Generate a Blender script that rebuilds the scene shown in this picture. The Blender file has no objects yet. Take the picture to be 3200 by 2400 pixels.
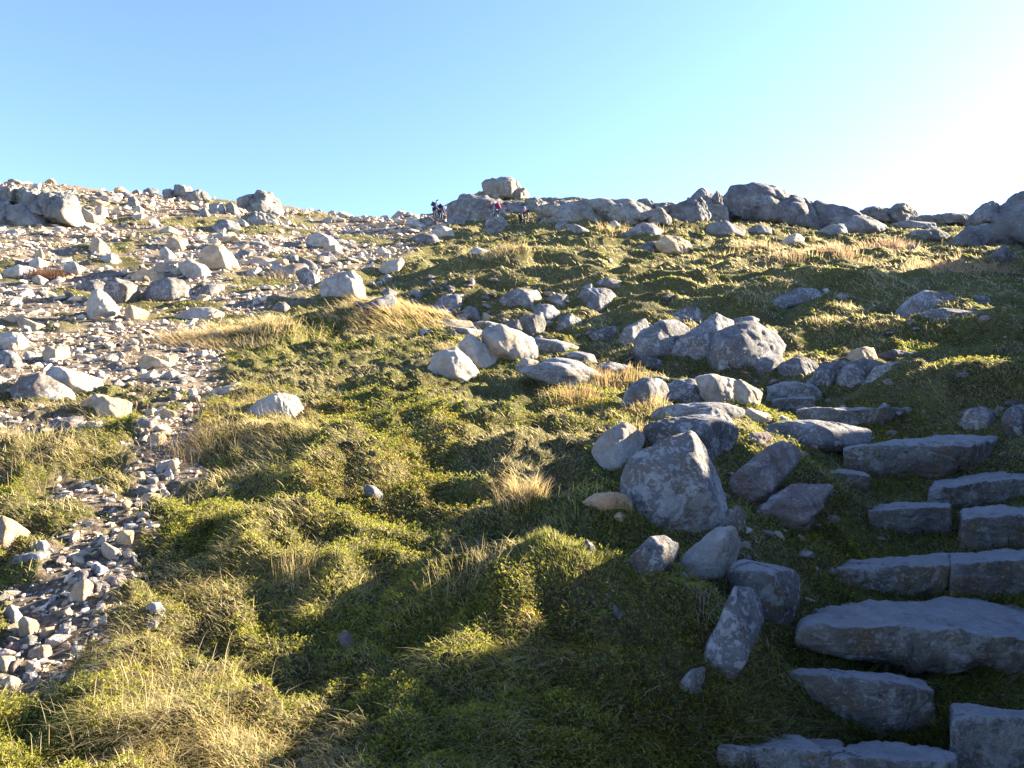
import bpy, bmesh, math, random
import numpy as np
from mathutils import Vector

# ---------------------------------------------------------------- camera, sky, sun, exposure
PITCH = math.radians(3.0)
EYE = 1.6
F = 1536.0            # focal length in units of a 2212 wide frame
SUN_AZ = math.radians(65.0)     # to the right of straight ahead
SUN_EL = math.radians(20.5)
sc = bpy.context.scene
COL = sc.collection
cam_d = bpy.data.cameras.new('camera')
cam = bpy.data.objects.new('camera', cam_d); COL.objects.link(cam)
cam.location = (0, 0, EYE)
cam.rotation_euler = (math.pi/2 + PITCH, 0, 0)
cam_d.sensor_width = 36.0
cam_d.lens = 36.0*F/2212.0
cam_d.clip_start = 0.05
cam_d.clip_end = 3000
sc.camera = cam

world = bpy.data.worlds.new('World'); sc.world = world
world.use_nodes = True
wn = world.node_tree.nodes; wl = world.node_tree.links
bg = wn['Background']
sky = wn.new('ShaderNodeTexSky'); sky.sky_type = 'NISHITA'
sky.sun_disc = False
sky.sun_elevation = SUN_EL
sky.sun_rotation = SUN_AZ
sky.altitude = 700
sky.air_density = 1.0
sky.dust_density = .55
sky.ozone_density = 1.0
tint = wn.new('ShaderNodeMix'); tint.data_type = 'RGBA'; tint.blend_type = 'MULTIPLY'; tint.inputs[0].default_value = 1
tint.inputs[7].default_value = (.80, .90, 1.24, 1)          # cool daylight balance of the camera
wl.new(sky.outputs[0], tint.inputs[6]); wl.new(tint.outputs[2], bg.inputs[0])
bg.inputs[1].default_value = 0.053

SUNV = Vector((math.sin(SUN_AZ)*math.cos(SUN_EL), math.cos(SUN_AZ)*math.cos(SUN_EL), math.sin(SUN_EL)))
sd = bpy.data.lights.new('sun', 'SUN'); sun = bpy.data.objects.new('sun', sd); COL.objects.link(sun)
sd.energy = 5.0; sd.angle = math.radians(0.53); sd.color = (1.0, 0.86, 0.66)
sun.rotation_euler = SUNV.to_track_quat('Z', 'Y').to_euler()
sun.location = (30, 20, 30)

vs = sc.view_settings
vs.view_transform = 'Standard'; vs.look = 'None'; vs.gamma = 1; vs.use_curve_mapping = False
vs.exposure = 2.98
sc.cycles.max_bounces = 6
sc.cycles.use_denoising = True

# ---------------------------------------------------------------- numeric helpers
rs = np.random.RandomState(7)
random.seed(7)
CP, SP = math.cos(PITCH), math.sin(PITCH)
def T(v):                      # rise per metre ahead of a sight line through row v
    b = (829.5-np.asarray(v, float))/F
    return (SP+b*CP)/(CP-b*SP)
def ray_at(u, v, y):           # the point on the sight line (u,v) at distance y ahead
    b = (829.5-v)/F; a = (u-1106.0)/F
    k = y/(CP-b*SP)
    return (a*k, y, EYE+k*(SP+b*CP))
def smooth(a, b, x):
    t = np.clip((x-a)/(b-a), 0, 1); return t*t*(3-2*t)

def _h(ix, iy, iz, seed):
    h = (ix.astype(np.uint32)*np.uint32(374761393) + iy.astype(np.uint32)*np.uint32(668265263)
         + iz.astype(np.uint32)*np.uint32(2147483647) + np.uint32((seed*3266489917) & 0xffffffff))
    h ^= h >> np.uint32(13); h *= np.uint32(1274126177); h ^= h >> np.uint32(16)
    h *= np.uint32(2246822519); h ^= h >> np.uint32(13)
    return h.astype(np.float64)/4294967295.0*2-1
def n3(x, y, z, seed=0):
    fx, fy, fz = np.floor(x), np.floor(y), np.floor(z)
    ix, iy, iz = fx.astype(np.int64), fy.astype(np.int64), fz.astype(np.int64)
    x = x-fx; y = y-fy; z = z-fz
    u = x*x*x*(x*(x*6-15)+10); v = y*y*y*(y*(y*6-15)+10); w = z*z*z*(z*(z*6-15)+10)
    r = 0
    for dx in (0, 1):
        for dy in (0, 1):
            for dz in (0, 1):
                r = r + _h(ix+dx, iy+dy, iz+dz, seed)*(u if dx else 1-u)*(v if dy else 1-v)*(w if dz else 1-w)
    return r
def n2(x, y, seed=0):
    fx, fy = np.floor(x), np.floor(y)
    ix, iy = fx.astype(np.int64), fy.astype(np.int64)
    x = x-fx; y = y-fy
    u = x*x*x*(x*(x*6-15)+10); v = y*y*y*(y*(y*6-15)+10)
    z = np.zeros_like(ix)
    return ((_h(ix, iy, z, seed)*(1-u)+_h(ix+1, iy, z, seed)*u)*(1-v)
            + (_h(ix, iy+1, z, seed)*(1-u)+_h(ix+1, iy+1, z, seed)*u)*v)
def fbm2(x, y, o=3, seed=0):
    r = 0; a = 1; s = 0
    for i in range(o):
        c, d = math.cos(i*1.1), math.sin(i*1.1)
        r = r + a*n2((x*c-y*d)*2.03**i+i*7.3, (x*d+y*c)*2.03**i-i*3.1, seed+i); s += a; a *= .5
    return r/s*1.5
def fbm3(p, f, o=3, seed=0):
    r = 0; a = 1; s = 0
    for i in range(o):
        q = p*f*2.07**i + i*5.7
        r = r + a*n3(q[:, 0]+q[:, 1]*.3, q[:, 1]-q[:, 2]*.3, q[:, 2]+q[:, 0]*.3, seed+i); s += a; a *= .5
    return r/s*1.4

# ---------------------------------------------------------------- the hill: profile, ridge, gully, bumps
_rows = np.array([1659, 1300, 1100, 1000, 900, 800, 750, 700, 650, 600, 550, 500, 475.])
_ys = np.array([2.05, 3.05, 4.1, 5.0, 6.4, 8.8, 10.6, 13, 16.5, 22, 31, 45, 57.])
_zs = EYE+_ys*T(_rows)
_yd = np.concatenate([[-60, 0], _ys]); _zd = np.concatenate([[-13, .14], _zs])
_yy = np.linspace(-60, 60, 6001); _zz = np.interp(_yy, _yd, _zd)
_k = np.exp(-np.linspace(-2.5, 2.5, 61)**2); _k /= _k.sum()
_zp = np.convolve(np.pad(_zz, 30, mode='reflect', reflect_type='odd'), _k, 'valid')
_zz = np.where(_yy > 1.5, _zp, _zz)
def prof(y): return np.interp(y, _yy, _zz)

_ru = np.array([-900, -300, 0, 150, 300, 450, 600, 700, 780, 850, 940, 1000, 1100, 1170, 1250, 1400, 1500, 1700, 1850, 2000, 2100, 2212, 2600, 3200.])
_rv = np.array([400, 404, 408, 414, 419, 432, 452, 463, 470, 471, 464, 456, 443, 436, 434, 443, 452, 466, 480, 482, 482, 490, 470, 450.])
YR = 57.0
def uv0(x, y):                 # where a point of the plain profile stands, used to lay out the zones
    z = prof(np.minimum(y, YR))
    d = np.maximum(y*CP+(z-EYE)*SP, .3)
    e = (z-EYE)*CP-y*SP
    return 1106+F*x/d, 829.5-F*e/d

def pin(u, v, poly):           # signed distance to a polygon in layout units, positive inside
    P = np.array(poly, float); n = len(P)
    best = np.full(np.shape(u), 1e9); ins = np.zeros(np.shape(u), bool)
    for i in range(n):
        a, b = P[i], P[(i+1) % n]
        e = b-a; wx = u-a[0]; wy = v-a[1]
        t = np.clip((wx*e[0]+wy*e[1])/(e@e+1e-9), 0, 1)
        best = np.minimum(best, (wx-e[0]*t)**2+(wy-e[1]*t)**2)
        c = ((a[1] <= v) & (v < b[1])) | ((b[1] <= v) & (v < a[1]))
        xi = a[0]+(v-a[1])/(b[1]-a[1]+1e-12)*e[0]
        ins ^= c & (u < xi)
    return np.where(ins, 1, -1)*np.sqrt(best)

SCREE = [
 [(-700, 395), (700, 440), (900, 445), (1010, 470), (1000, 505), (900, 550), (800, 585), (700, 620), (600, 655), (480, 670),
  (430, 700), (470, 760), (470, 835), (380, 850), (300, 840), (220, 830), (100, 850), (-100, 900), (-700, 980)],
 [(270, 850), (430, 870), (430, 930), (405, 1040), (330, 1070), (285, 1060), (300, 960)],
 [(-200, 1560), (-60, 1420), (30, 1290), (150, 1140), (240, 1110), (320, 1120), (340, 1200), (310, 1260), (250, 1340), (120, 1440), (10, 1500)],
 [(-300, 900), (60, 890), (180, 900), (190, 950), (60, 960), (-300, 990)],
 [(130, 1040), (210, 1040), (230, 1090), (150, 1100)],
 [(1150, 425), (1350, 428), (1300, 440), (1180, 438)],
]
def scree_mask(x, y):
    u, v = uv0(x, y)
    s = np.full(np.shape(u), -1e9)
    for p in SCREE: s = np.maximum(s, pin(u, v, p))
    sc_ = np.clip((v-430)/400, .15, 1)
    s = s/sc_ + 30*fbm2(x*2.2/np.maximum(y, 2)*3, np.log(np.maximum(y, 1))*9, 3, 11) + 34*fbm2(x*9/np.maximum(y, 2)*3, np.log(np.maximum(y, 1))*34, 3, 12)
    m = smooth(-26, 26, s)
    # grassy islands inside the scree
    for (gu, gv, ru, rv) in ((90, 500, 130, 16), (520, 483, 110, 12), (330, 462, 90, 8), (160, 640, 60, 18), (560, 610, 90, 18), (20, 600, 30, 12),
                             (120, 705, 70, 14), (330, 660, 80, 14), (200, 880, 120, 20), (650, 500, 40, 8), (330, 545, 50, 10), (380, 455, 60, 8)):
        m = m*(1-.95*np.exp(-(((u-gu)/ru)**2+((v-gv)/rv)**2)**1.5))
    m = m*(1-.9*smooth(.34, .6, fbm2(x*7/np.maximum(y, 3)+3, np.log(np.maximum(y, 1))*11, 3, 14))*smooth(600, 760, 1400-v))
    m = np.where((y < 1.2) | (y > 75), 0, m)
    return m

_pv = np.array([400, 560, 600, 650, 690, 720, 750, 800, 840, 885, 960, 1100, 1300, 1659, 2300.])
_pu = np.array([700, 780, 850, 930, 1030, 1120, 1290, 1560, 1740, 1880, 1990, 2060, 2030, 1930, 1800.])
_pd = np.array([0, .05, .22, .30, .32, .32, .30, .30, .28, .26, .31, .39, .35, .42, .42])
_pw = np.array([1.6, 1.4, 1.2, 1.1, 1.0, .95, .9, .9, .85, .85, .92, .98, .98, .92, .92])
def gully(x, y):
    u, v = uv0(x, y)
    v = np.where(y < 2.06, 1659+(2.06-y)*500, v)
    pu = np.interp(v, _pv, _pu); d = np.interp(v, _pv, _pd); w = np.interp(v, _pv, _pw)
    dx = (x - (pu-1106)/F*np.maximum(y, .6)*1.01)/w
    return d*np.exp(-np.abs(dx)**3.2), dx

BUMPS = [  # u, v, rx, ry, height
 (880, 700, 1.5, .55, .34), (740, 715, 1.3, .6, .22), (560, 735, 1.1, .5, .14),
 (640, 655, 1.6, .5, .18),
 (2120, 870, 1.2, .32, .40), (1960, 845, .9, .25, .26), (2050, 1000, .5, .4, -.02),
 (1290, 1165, .36, .26, .17), (1080, 1290, .42, .24, .17), (1230, 1290, .42, .22, .12), (1130, 1420, .3, .2, .07),
 (1000, 900, .5, .3, .12), (860, 830, .5, .3, .10), (760, 1000, .4, .3, .10), (650, 980, .5, .25, .12),
 (500, 960, .5, .35, .14), (420, 1180, .4, .25, .08), (620, 1140, .35, .22, .10), (740, 1150, .3, .2, .08),
 (300, 960, .3, .2, .02), (80, 1010, .5, .3, .12), (150, 1000, .5, .3, .1), (1450, 1330, .25, .25, .10),
 (1480, 1010, .5, .4, .10), (1200, 980, .8, .3, .08), (700, 1300, .5, .2, -.08), (650, 1420, .4, .2, -.05), (870, 1120, .4, .3, -.10),
 (1800, 1010, .22, .3, .06), (1400, 930, .7, .25, .06),
 (1450, 640, 3.2, .7, .35), (1750, 640, 2.6, .7, .38), (1600, 690, 2.2, .7, .30), (1250, 620, 2.4, .7, .28), (1950, 620, 3, .8, .3), (2180, 700, 1.5, .6, .35),
 (1850, 690, 1.4, .6, .2), (2140, 640, 2.5, .7, .3), (1100, 590, 2.0, .8, .3), (2000, 740, 1.4, .5, .3), (1620, 820, .5, .3, .05),
 (120, 440, 5, 3, .5), (570, 455, 3.5, 2, .5), (1080, 450, 5, 4, .6), (1720, 470, 6, 4, .6),
]
def y_of_row(v):
    return np.interp(-np.asarray(v, float), -_rows, _ys)
_B = []
for (u, v, rx, ry, h) in BUMPS:
    y = float(y_of_row(v)); _B.append(((u-1106)/F*y*1.02, y, rx, ry, h))

_oy = np.array([-10, 0, 4, 5, 5.3, 5.7, 5.8, 5.9, 6.05, 6.5, 6.8, 7.1, 7.6, 8.05, 8.2, 8.5, 8.65, 8.75, 8.9, 9.7, 10.5, 11.3, 11.7, 12.2, 13, 13.7, 14.1, 14.6, 15.4, 17.3, 18, 19.5, 20.3, 21, 21.4, 22.2, 23.7, 25.2, 28, 34, 50.])
_oh = np.array([.9, 1.2, 1.75, 1.92, 1.87, 1.91, 1.93, 1.98, 2.04, 2.1, 2.22, 2.44, 2.5, 2.5, 1.85, 1.85, 1.9, 1.6, 1.35, 1.38, 1.6, 2.7, 2.6, 2.3, 1.6, 1.7, 2.1, 2.2, 1.6, 3.15, 2.8, 4.0, 4.75, 4.6, 2.8, 4.4, 3.7, 3.8, 3.0, 2.5, 2.0])  # crest heights of the unseen right bank, set by where its shadow should fall
def hill(x, y):
    x = np.asarray(x, float); y = np.asarray(y, float)
    yc = np.minimum(y, YR)
    z = prof(yc)
    # ridge line
    t = np.clip(x/np.maximum(y, 10), -1.4, 1.4)
    zr = EYE+YR*T(np.interp(1106+F*t*.985, _ru, _rv))
    z = z + (zr-prof(YR))*smooth(14, YR, yc)
    over = np.maximum(y-YR, 0)
    z = z - np.where(over < 15, .013*over**2, .013*225+.39*(over-15))
    z = np.maximum(z, -40)
    # grassy terraces on the middle and right of the slope
    u, v = uv0(x, y)
    m = scree_mask(x, y)
    gm = (1-m)*smooth(8.2, 12, y)*(1-smooth(46, 56, y))*smooth(800, 1150, u+(640-v)*1.0)
    # terrace step height grows up the slope
    ph = prof(yc)/ .70 + 1.2*fbm2(x/5.5, y/5.0, 2, 21) + .30*fbm2(x/1.5, y/1.9, 2, 22)
    fr = ph-np.floor(ph)
    z = z + gm*.70*1.05*(smooth(.55, .97, fr)-fr+.24)
    # tussocks and swells
    near = 1-smooth(9, 16, y)
    gr = (1-.75*m)*(1-.7*np.clip(gully(x, y)[0]*3, 0, 1)*(y < 8.5))
    z = z + gr*(.055*near*fbm2(x*1.7, y*2.0, 3, 31) + .038*near*fbm2(x*5, y*5.5, 3, 33))
    z = z + gr*smooth(7, 16, y)*(.15*fbm2(x*.75, y*.9, 4, 35) + .10*smooth(14, 30, y)*fbm2(x*.32, y*.45, 2, 38))
    z = z + m*.05*fbm2(x*1.3, y*1.5, 3, 36)
    # rounded tussocks parted by creases
    tb = .085*near*(np.abs(fbm2(x*2.3, y*2.7, 2, 51))-.3) + .045*near*(np.abs(fbm2(x*6.1, y*6.8, 2, 52))-.3)
    tb = tb + .15*smooth(6, 14, y)*(np.abs(fbm2(x*.85, y*1.25, 3, 53))-.3)
    z = z + gr*tb*(1-.6*smooth(45, 56, y))
    z = z + .22*smooth(8, 25, y)*fbm2(x*.16, y*.2, 2, 37)*(1-.7*smooth(50, 57, y))
    for (bx, by, rx, ry, h) in _B:
        z = z + h*np.exp(-((x-bx)/rx)**2-((y-by)/ry)**2)
    g, _ = gully(x, y)
    z = z - g*(y > -3)
    # unseen bank right of the picture, its crest shaped to cast shade into view
    q = x-(.76*np.maximum(y, 0)+.45)
    H = np.interp(y, _oy, _oh)*(1+.02*fbm2(y*.55, x*.12, 3, 41))
    z = z + np.where(q > 0, H*smooth(0, 1.3+.06*np.maximum(y, 0), q+.25*fbm2(x, y, 2, 42)), 0)*(1-.85*smooth(1.9+.07*np.maximum(y, 0), 3.6+.1*np.maximum(y, 0), q))*(1-smooth(60, 80, y))*smooth(-14, -8, y)
    return z
def hit(u, v, y0=1.2, y1=70.0):  # first point where a sight line meets the hill
    ys = np.exp(np.linspace(math.log(y0), math.log(y1), 900))
    b = (829.5-v)/F; a = (u-1106)/F
    k = ys/(CP-b*SP); x = a*k; z = EYE+k*(SP+b*CP)
    g = hill(x, ys)-z
    i = int(np.argmax(g > 0))
    if not g[i] > 0: return 56.0
    if i == 0: return float(ys[0])
    f = g[i-1]/(g[i-1]-g[i])
    return float(ys[i-1]+(ys[i]-ys[i-1])*f)

# ---------------------------------------------------------------- mesh + tagging helpers
def mesh_np(name, V, faces_idx, sizes, mat=None, smooth_=True, attrs=None):
    me = bpy.data.meshes.new(name)
    me.vertices.add(len(V)); me.vertices.foreach_set('co', np.ascontiguousarray(V, dtype=np.float32).ravel())
    me.loops.add(len(faces_idx)); me.loops.foreach_set('vertex_index', faces_idx.astype(np.int32))
    st = np.concatenate([[0], np.cumsum(sizes)[:-1]]).astype(np.int32)
    me.polygons.add(len(sizes)); me.polygons.foreach_set('loop_start', st)
    me.polygons.foreach_set('use_smooth', np.full(len(sizes), smooth_))
    for k, (kind, arr) in (attrs or {}).items():
        at = me.attributes.new(k, kind, 'POINT')
        at.data.foreach_set('color' if kind == 'FLOAT_COLOR' else 'value', np.ascontiguousarray(arr, dtype=np.float32).ravel())
    me.update(calc_edges=True)
    if mat: me.materials.append(mat)
    return me
def link(name, me, parent=None):
    o = bpy.data.objects.new(name, me); COL.objects.link(o)
    if parent: o.parent = parent
    return o
def tag(o, label=None, cat=None, group=None, kind=None):
    if label: o['label'] = label
    if cat: o['category'] = cat
    if group: o['group'] = group
    if kind: o['kind'] = kind
    return o

# ---------------------------------------------------------------- materials
def newmat(name):
    m = bpy.data.materials.new(name); m.use_nodes = True
    n = m.node_tree.nodes; l = m.node_tree.links
    return m, n, l, n['Principled BSDF']
def ramp(n, l, src, stops, interp='LINEAR'):
    r = n.new('ShaderNodeValToRGB'); r.color_ramp.interpolation = interp
    e = r.color_ramp.elements
    while len(e) < len(stops): e.new(.5)
    for i, (p, c) in enumerate(stops):
        e[i].position = p; e[i].color = (c[0], c[1], c[2], 1) if not np.isscalar(c) else (c, c, c, 1)
    l.new(src, r.inputs[0]); return r
def noise(n, l, co, scale, detail=4, rough=.6, dist=0):
    t = n.new('ShaderNodeTexNoise'); t.inputs['Scale'].default_value = scale
    t.inputs['Detail'].default_value = detail; t.inputs['Roughness'].default_value = rough; t.inputs['Distortion'].default_value = dist
    l.new(co, t.inputs['Vector']); return t
def mix(n, l, fac, a, b, mode='MIX'):
    x = n.new('ShaderNodeMix'); x.data_type = 'RGBA'; x.blend_type = mode
    for k, s in ((0, fac), (6, a), (7, b)):
        if hasattr(s, 'is_output'): l.new(s, x.inputs[k])
        elif k == 0: x.inputs[0].default_value = s
        else: x.inputs[k].default_value = (*s, 1)
    return x.outputs[2]

def rock_mat(name, base, dark, warm, warm_amt=.5, lichen=.6, black=.4, fscale=1.0, bump=.5, albedo=.72, top_tone=None):
    """weathered stone: grey body, warm iron staining, pale lichen patches, black lichen specks"""
    base, dark, warm = [tuple(k*albedo for k in c_) for c_ in (base, dark, warm)]
    m, n, l, p = newmat(name)
    g = n.new('ShaderNodeNewGeometry'); oi = n.new('ShaderNodeObjectInfo')
    addv = n.new('ShaderNodeVectorMath'); addv.operation = 'ADD'
    mul = n.new('ShaderNodeVectorMath'); mul.operation = 'SCALE'
    comb = n.new('ShaderNodeCombineXYZ')
    for i in range(3): l.new(oi.outputs['Random'], comb.inputs[i])
    l.new(comb.outputs[0], mul.inputs[0]); mul.inputs['Scale'].default_value = 37.0
    l.new(g.outputs['Position'], addv.inputs[0]); l.new(mul.outputs[0], addv.inputs[1])
    co = addv.outputs[0]; s = fscale
    a = noise(n, l, co, 3.6*s, 9, .72, .5)
    c = ramp(n, l, a.outputs[0], [(.34, dark), (.50, base), (.66, tuple(min(1, k*1.45) for k in base))]).outputs[0]
    b = noise(n, l, co, 2.6*s, 7, .75, 1.0)
    wm = ramp(n, l, b.outputs[0], [(.50, 0), (.58, warm_amt)]).outputs[0]
    c = mix(n, l, wm, c, warm)
    og = noise(n, l, co, 13*s, 3, .6)
    c = mix(n, l, ramp(n, l, og.outputs[0], [(.66, 0), (.70, warm_amt)]).outputs[0], c, tuple(k*q for k, q in zip(warm, (1.5, 1.0, .7))))
    rnd = ramp(n, l, oi.outputs['Random'], [(0, (.80, .80, .82)), (.5, (1, 1, 1)), (1, (1.06, .97, .84))]).outputs[0]
    c = mix(n, l, 1.0, c, rnd, 'MULTIPLY')
    # crusts of pale lichen: blotches of many sizes with ragged rims
    big = noise(n, l, co, 1.8*s, 3, .6)
    for sc_, lo, amt in ((8, .60, .9), (21, .61, 1.0), (48, .60, .9)):
        t = noise(n, l, co, sc_*s, 5, .62, .35)
        ad = n.new('ShaderNodeMath'); ad.operation = 'MULTIPLY_ADD'; l.new(big.outputs[0], ad.inputs[0]); ad.inputs[1].default_value = .34; 
        l.new(t.outputs[0], ad.inputs[2])
        c = mix(n, l, ramp(n, l, ad.outputs[0], [(lo+.17-.05*lichen, 0), (lo+.20-.05*lichen, min(1, lichen*amt*1.3))]).outputs[0], c, (.37, .37, .35))
    bk = noise(n, l, co, 15*s, 5, .78, .4)
    bm = ramp(n, l, bk.outputs[0], [(.635, 0), (.665, black)]).outputs[0]
    c = mix(n, l, bm, c, (.025, .025, .028))
    if top_tone:       # faces turned upward are mixed towards a paler tone, upright ones keep the body colour
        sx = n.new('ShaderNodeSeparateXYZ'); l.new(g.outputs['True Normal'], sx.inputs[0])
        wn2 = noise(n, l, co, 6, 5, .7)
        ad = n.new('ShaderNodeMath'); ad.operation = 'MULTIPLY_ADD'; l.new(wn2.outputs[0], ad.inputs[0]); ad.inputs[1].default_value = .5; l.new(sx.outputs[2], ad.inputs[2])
        c = mix(n, l, ramp(n, l, ad.outputs[0], [(.80, 0), (1.1, .75)]).outputs[0], c, top_tone)
    l.new(c, p.inputs['Base Color']); p.inputs['Roughness'].default_value = .88
    p.inputs['Specular IOR Level'].default_value = .25
    # relief
    b1 = noise(n, l, co, 7*s, 8, .72, .2); b2 = noise(n, l, co, 60*s, 4, .7)
    ad = n.new('ShaderNodeMath'); ad.operation = 'MULTIPLY_ADD'; l.new(b2.outputs[0], ad.inputs[0]); ad.inputs[1].default_value = .22; l.new(b1.outputs[0], ad.inputs[2])
    bu = n.new('ShaderNodeBump'); bu.inputs['Strength'].default_value = bump; bu.inputs['Distance'].default_value = .075/s
    l.new(ad.outputs[0], bu.inputs['Height']); l.new(bu.outputs[0], p.inputs['Normal'])
    return m
M = {}
M['grey'] = rock_mat('weathered grey stone', (.20, .195, .19), (.095, .092, .092), (.23, .165, .11), .55, .5, .85, 1.0, .9)
M['pale'] = rock_mat('pale broken stone', (.39, .36, .305), (.23, .205, .175), (.40, .30, .18), .6, .3, .6, 1.0, .9, .92)
M['tan'] = rock_mat('tan broken stone', (.41, .32, .205), (.25, .185, .12), (.42, .25, .13), .8, .2, .3, 1.0, .9, 1.0)
M['pink'] = rock_mat('reddish broken stone', (.23, .185, .16), (.12, .098, .09), (.26, .165, .11), .6, .35, .5, 1.2, .9, .9)
M['dark'] = rock_mat('dark damp stone', (.15, .14, .125), (.065, .062, .055), (.17, .115, .075), .5, .3, .6, 1.0, .9)
M['step'] = rock_mat('step stone with paler tops', (.19, .185, .17), (.09, .087, .080), (.20, .15, .09), .75, .4, .8, 1.0, 1.0, .85, (.27, .27, .265))
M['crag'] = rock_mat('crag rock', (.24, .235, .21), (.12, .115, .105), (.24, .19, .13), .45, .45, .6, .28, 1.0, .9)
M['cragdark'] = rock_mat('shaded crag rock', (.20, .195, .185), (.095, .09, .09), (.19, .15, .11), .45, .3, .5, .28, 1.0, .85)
# ---------------------------------------------------------------- ground
def ground_mat():
    m, n, l, p = newmat('moss, turf, soil and grit')
    g = n.new('ShaderNodeNewGeometry'); co = g.outputs['Position']
    at = n.new('ShaderNodeAttribute'); at.attribute_name = 'scree'
    a = noise(n, l, co, 1.6, 6, .65, .5)
    c = ramp(n, l, a.outputs[0], [(.30, (.045, .032, .018)), (.42, (.058, .055, .020)), (.55, (.095, .095, .030)), (.68, (.16, .135, .055)), (.80, (.22, .17, .08))]).outputs[0]
    f = noise(n, l, co, 30, 6, .8, .3)
    c = mix(n, l, ramp(n, l, f.outputs[0], [(.36, .85), (.48, 0)]).outputs[0], c, (.030, .026, .014))
    c = mix(n, l, ramp(n, l, f.outputs[0], [(.50, 0), (.60, .75)]).outputs[0], c, (.16, .155, .045))
    f2 = noise(n, l, co, 75, 4, .75, .6)
    c = mix(n, l, ramp(n, l, f2.outputs[0], [(.54, 0), (.60, .85)]).outputs[0], c, (.36, .29, .15))
    f3 = noise(n, l, co, 6, 4, .6)
    c = mix(n, l, ramp(n, l, f3.outputs[0], [(.58, 0), (.66, .6)]).outputs[0], c, (.10, .062, .035))
    # grit between the stones
    vo = n.new('ShaderNodeTexVoronoi'); vo.inputs['Scale'].default_value = 34; l.new(co, vo.inputs['Vector'])
    hs = ramp(n, l, vo.outputs['Color'], [(0, (.15, .115, .075)), (.5, (.27, .21, .145)), (1, (.44, .36, .26))]).outputs[0]
    edge = ramp(n, l, vo.outputs['Distance'], [(.3, 1), (.7, .55)]).outputs[0]
    hs = mix(n, l, 1.0, hs, edge, 'MULTIPLY')
    c = mix(n, l, at.outputs['Fac'], c, hs)
    l.new(c, p.inputs['Base Color']); p.inputs['Roughness'].default_value = .95; p.inputs['Specular IOR Level'].default_value = .1
    b1 = noise(n, l, co, 22, 7, .75); bu = n.new('ShaderNodeBump'); bu.inputs['Strength'].default_value = 1.0; bu.inputs['Distance'].default_value = .09
    l.new(b1.outputs[0], bu.inputs['Height']); l.new(bu.outputs[0], p.inputs['Normal'])
    return m
M['ground'] = ground_mat()
az = np.radians(np.concatenate([np.linspace(-180, -44, 90, endpoint=False), np.linspace(-44, 44, 760, endpoint=False), np.linspace(44, 180, 110, endpoint=False)]))
rr = np.concatenate([[.0, .2, .4, .6, .8, 1.0], np.exp(np.linspace(math.log(1.2), math.log(80), 640)), np.exp(np.linspace(math.log(84), math.log(900), 30))])
A, R_ = np.meshgrid(az, rr, indexing='ij')
X = (np.sin(A)*R_).ravel(); Y = (np.cos(A)*R_).ravel()
Z = hill(X, Y)
na, nr = len(az), len(rr)
ia = np.arange(na); ib = (ia+1) % na; j = np.arange(nr-1)
I0 = (ia[:, None]*nr+j).ravel(); I1 = (ib[:, None]*nr+j).ravel()
fa = np.stack([I0, I0+1, I1+1, I1], 1)[:, ::-1]
me = mesh_np('hillside_ground', np.stack([X, Y, Z], 1), fa.ravel(), np.full(len(fa), 4), M['ground'], True, {'scree': ('FLOAT', scree_mask(X, Y))})
tag(link('ground', me), kind='structure')

# ---------------------------------------------------------------- rocks
_ico = {}
def ico(k):
    if k not in _ico:
        b = bmesh.new(); bmesh.ops.create_icosphere(b, subdivisions=k, radius=1)
        V = np.array([v.co[:] for v in b.verts]); V /= np.linalg.norm(V, axis=1)[:, None]
        Fc = np.array([[v.index for v in f.verts] for f in b.faces]); b.free()
        _ico[k] = (V, Fc)
    return _ico[k]
def hull_planes(P):
    b = bmesh.new()
    for p in P: b.verts.new(p)
    r = bmesh.ops.convex_hull(b, input=b.verts)
    bmesh.ops.recalc_face_normals(b, faces=b.faces)
    N = []; D = []
    for f in b.faces:
        if f.calc_area() < 1e-9: continue
        N.append(f.normal[:]); D.append(f.normal.dot(f.verts[0].co))
    b.free(); N = np.array(N); D = np.array(D); c = np.mean(np.array(P), 0)
    s = np.where(D-N@c < 0, -1, 1)
    return N*s[:, None], D*s
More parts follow.
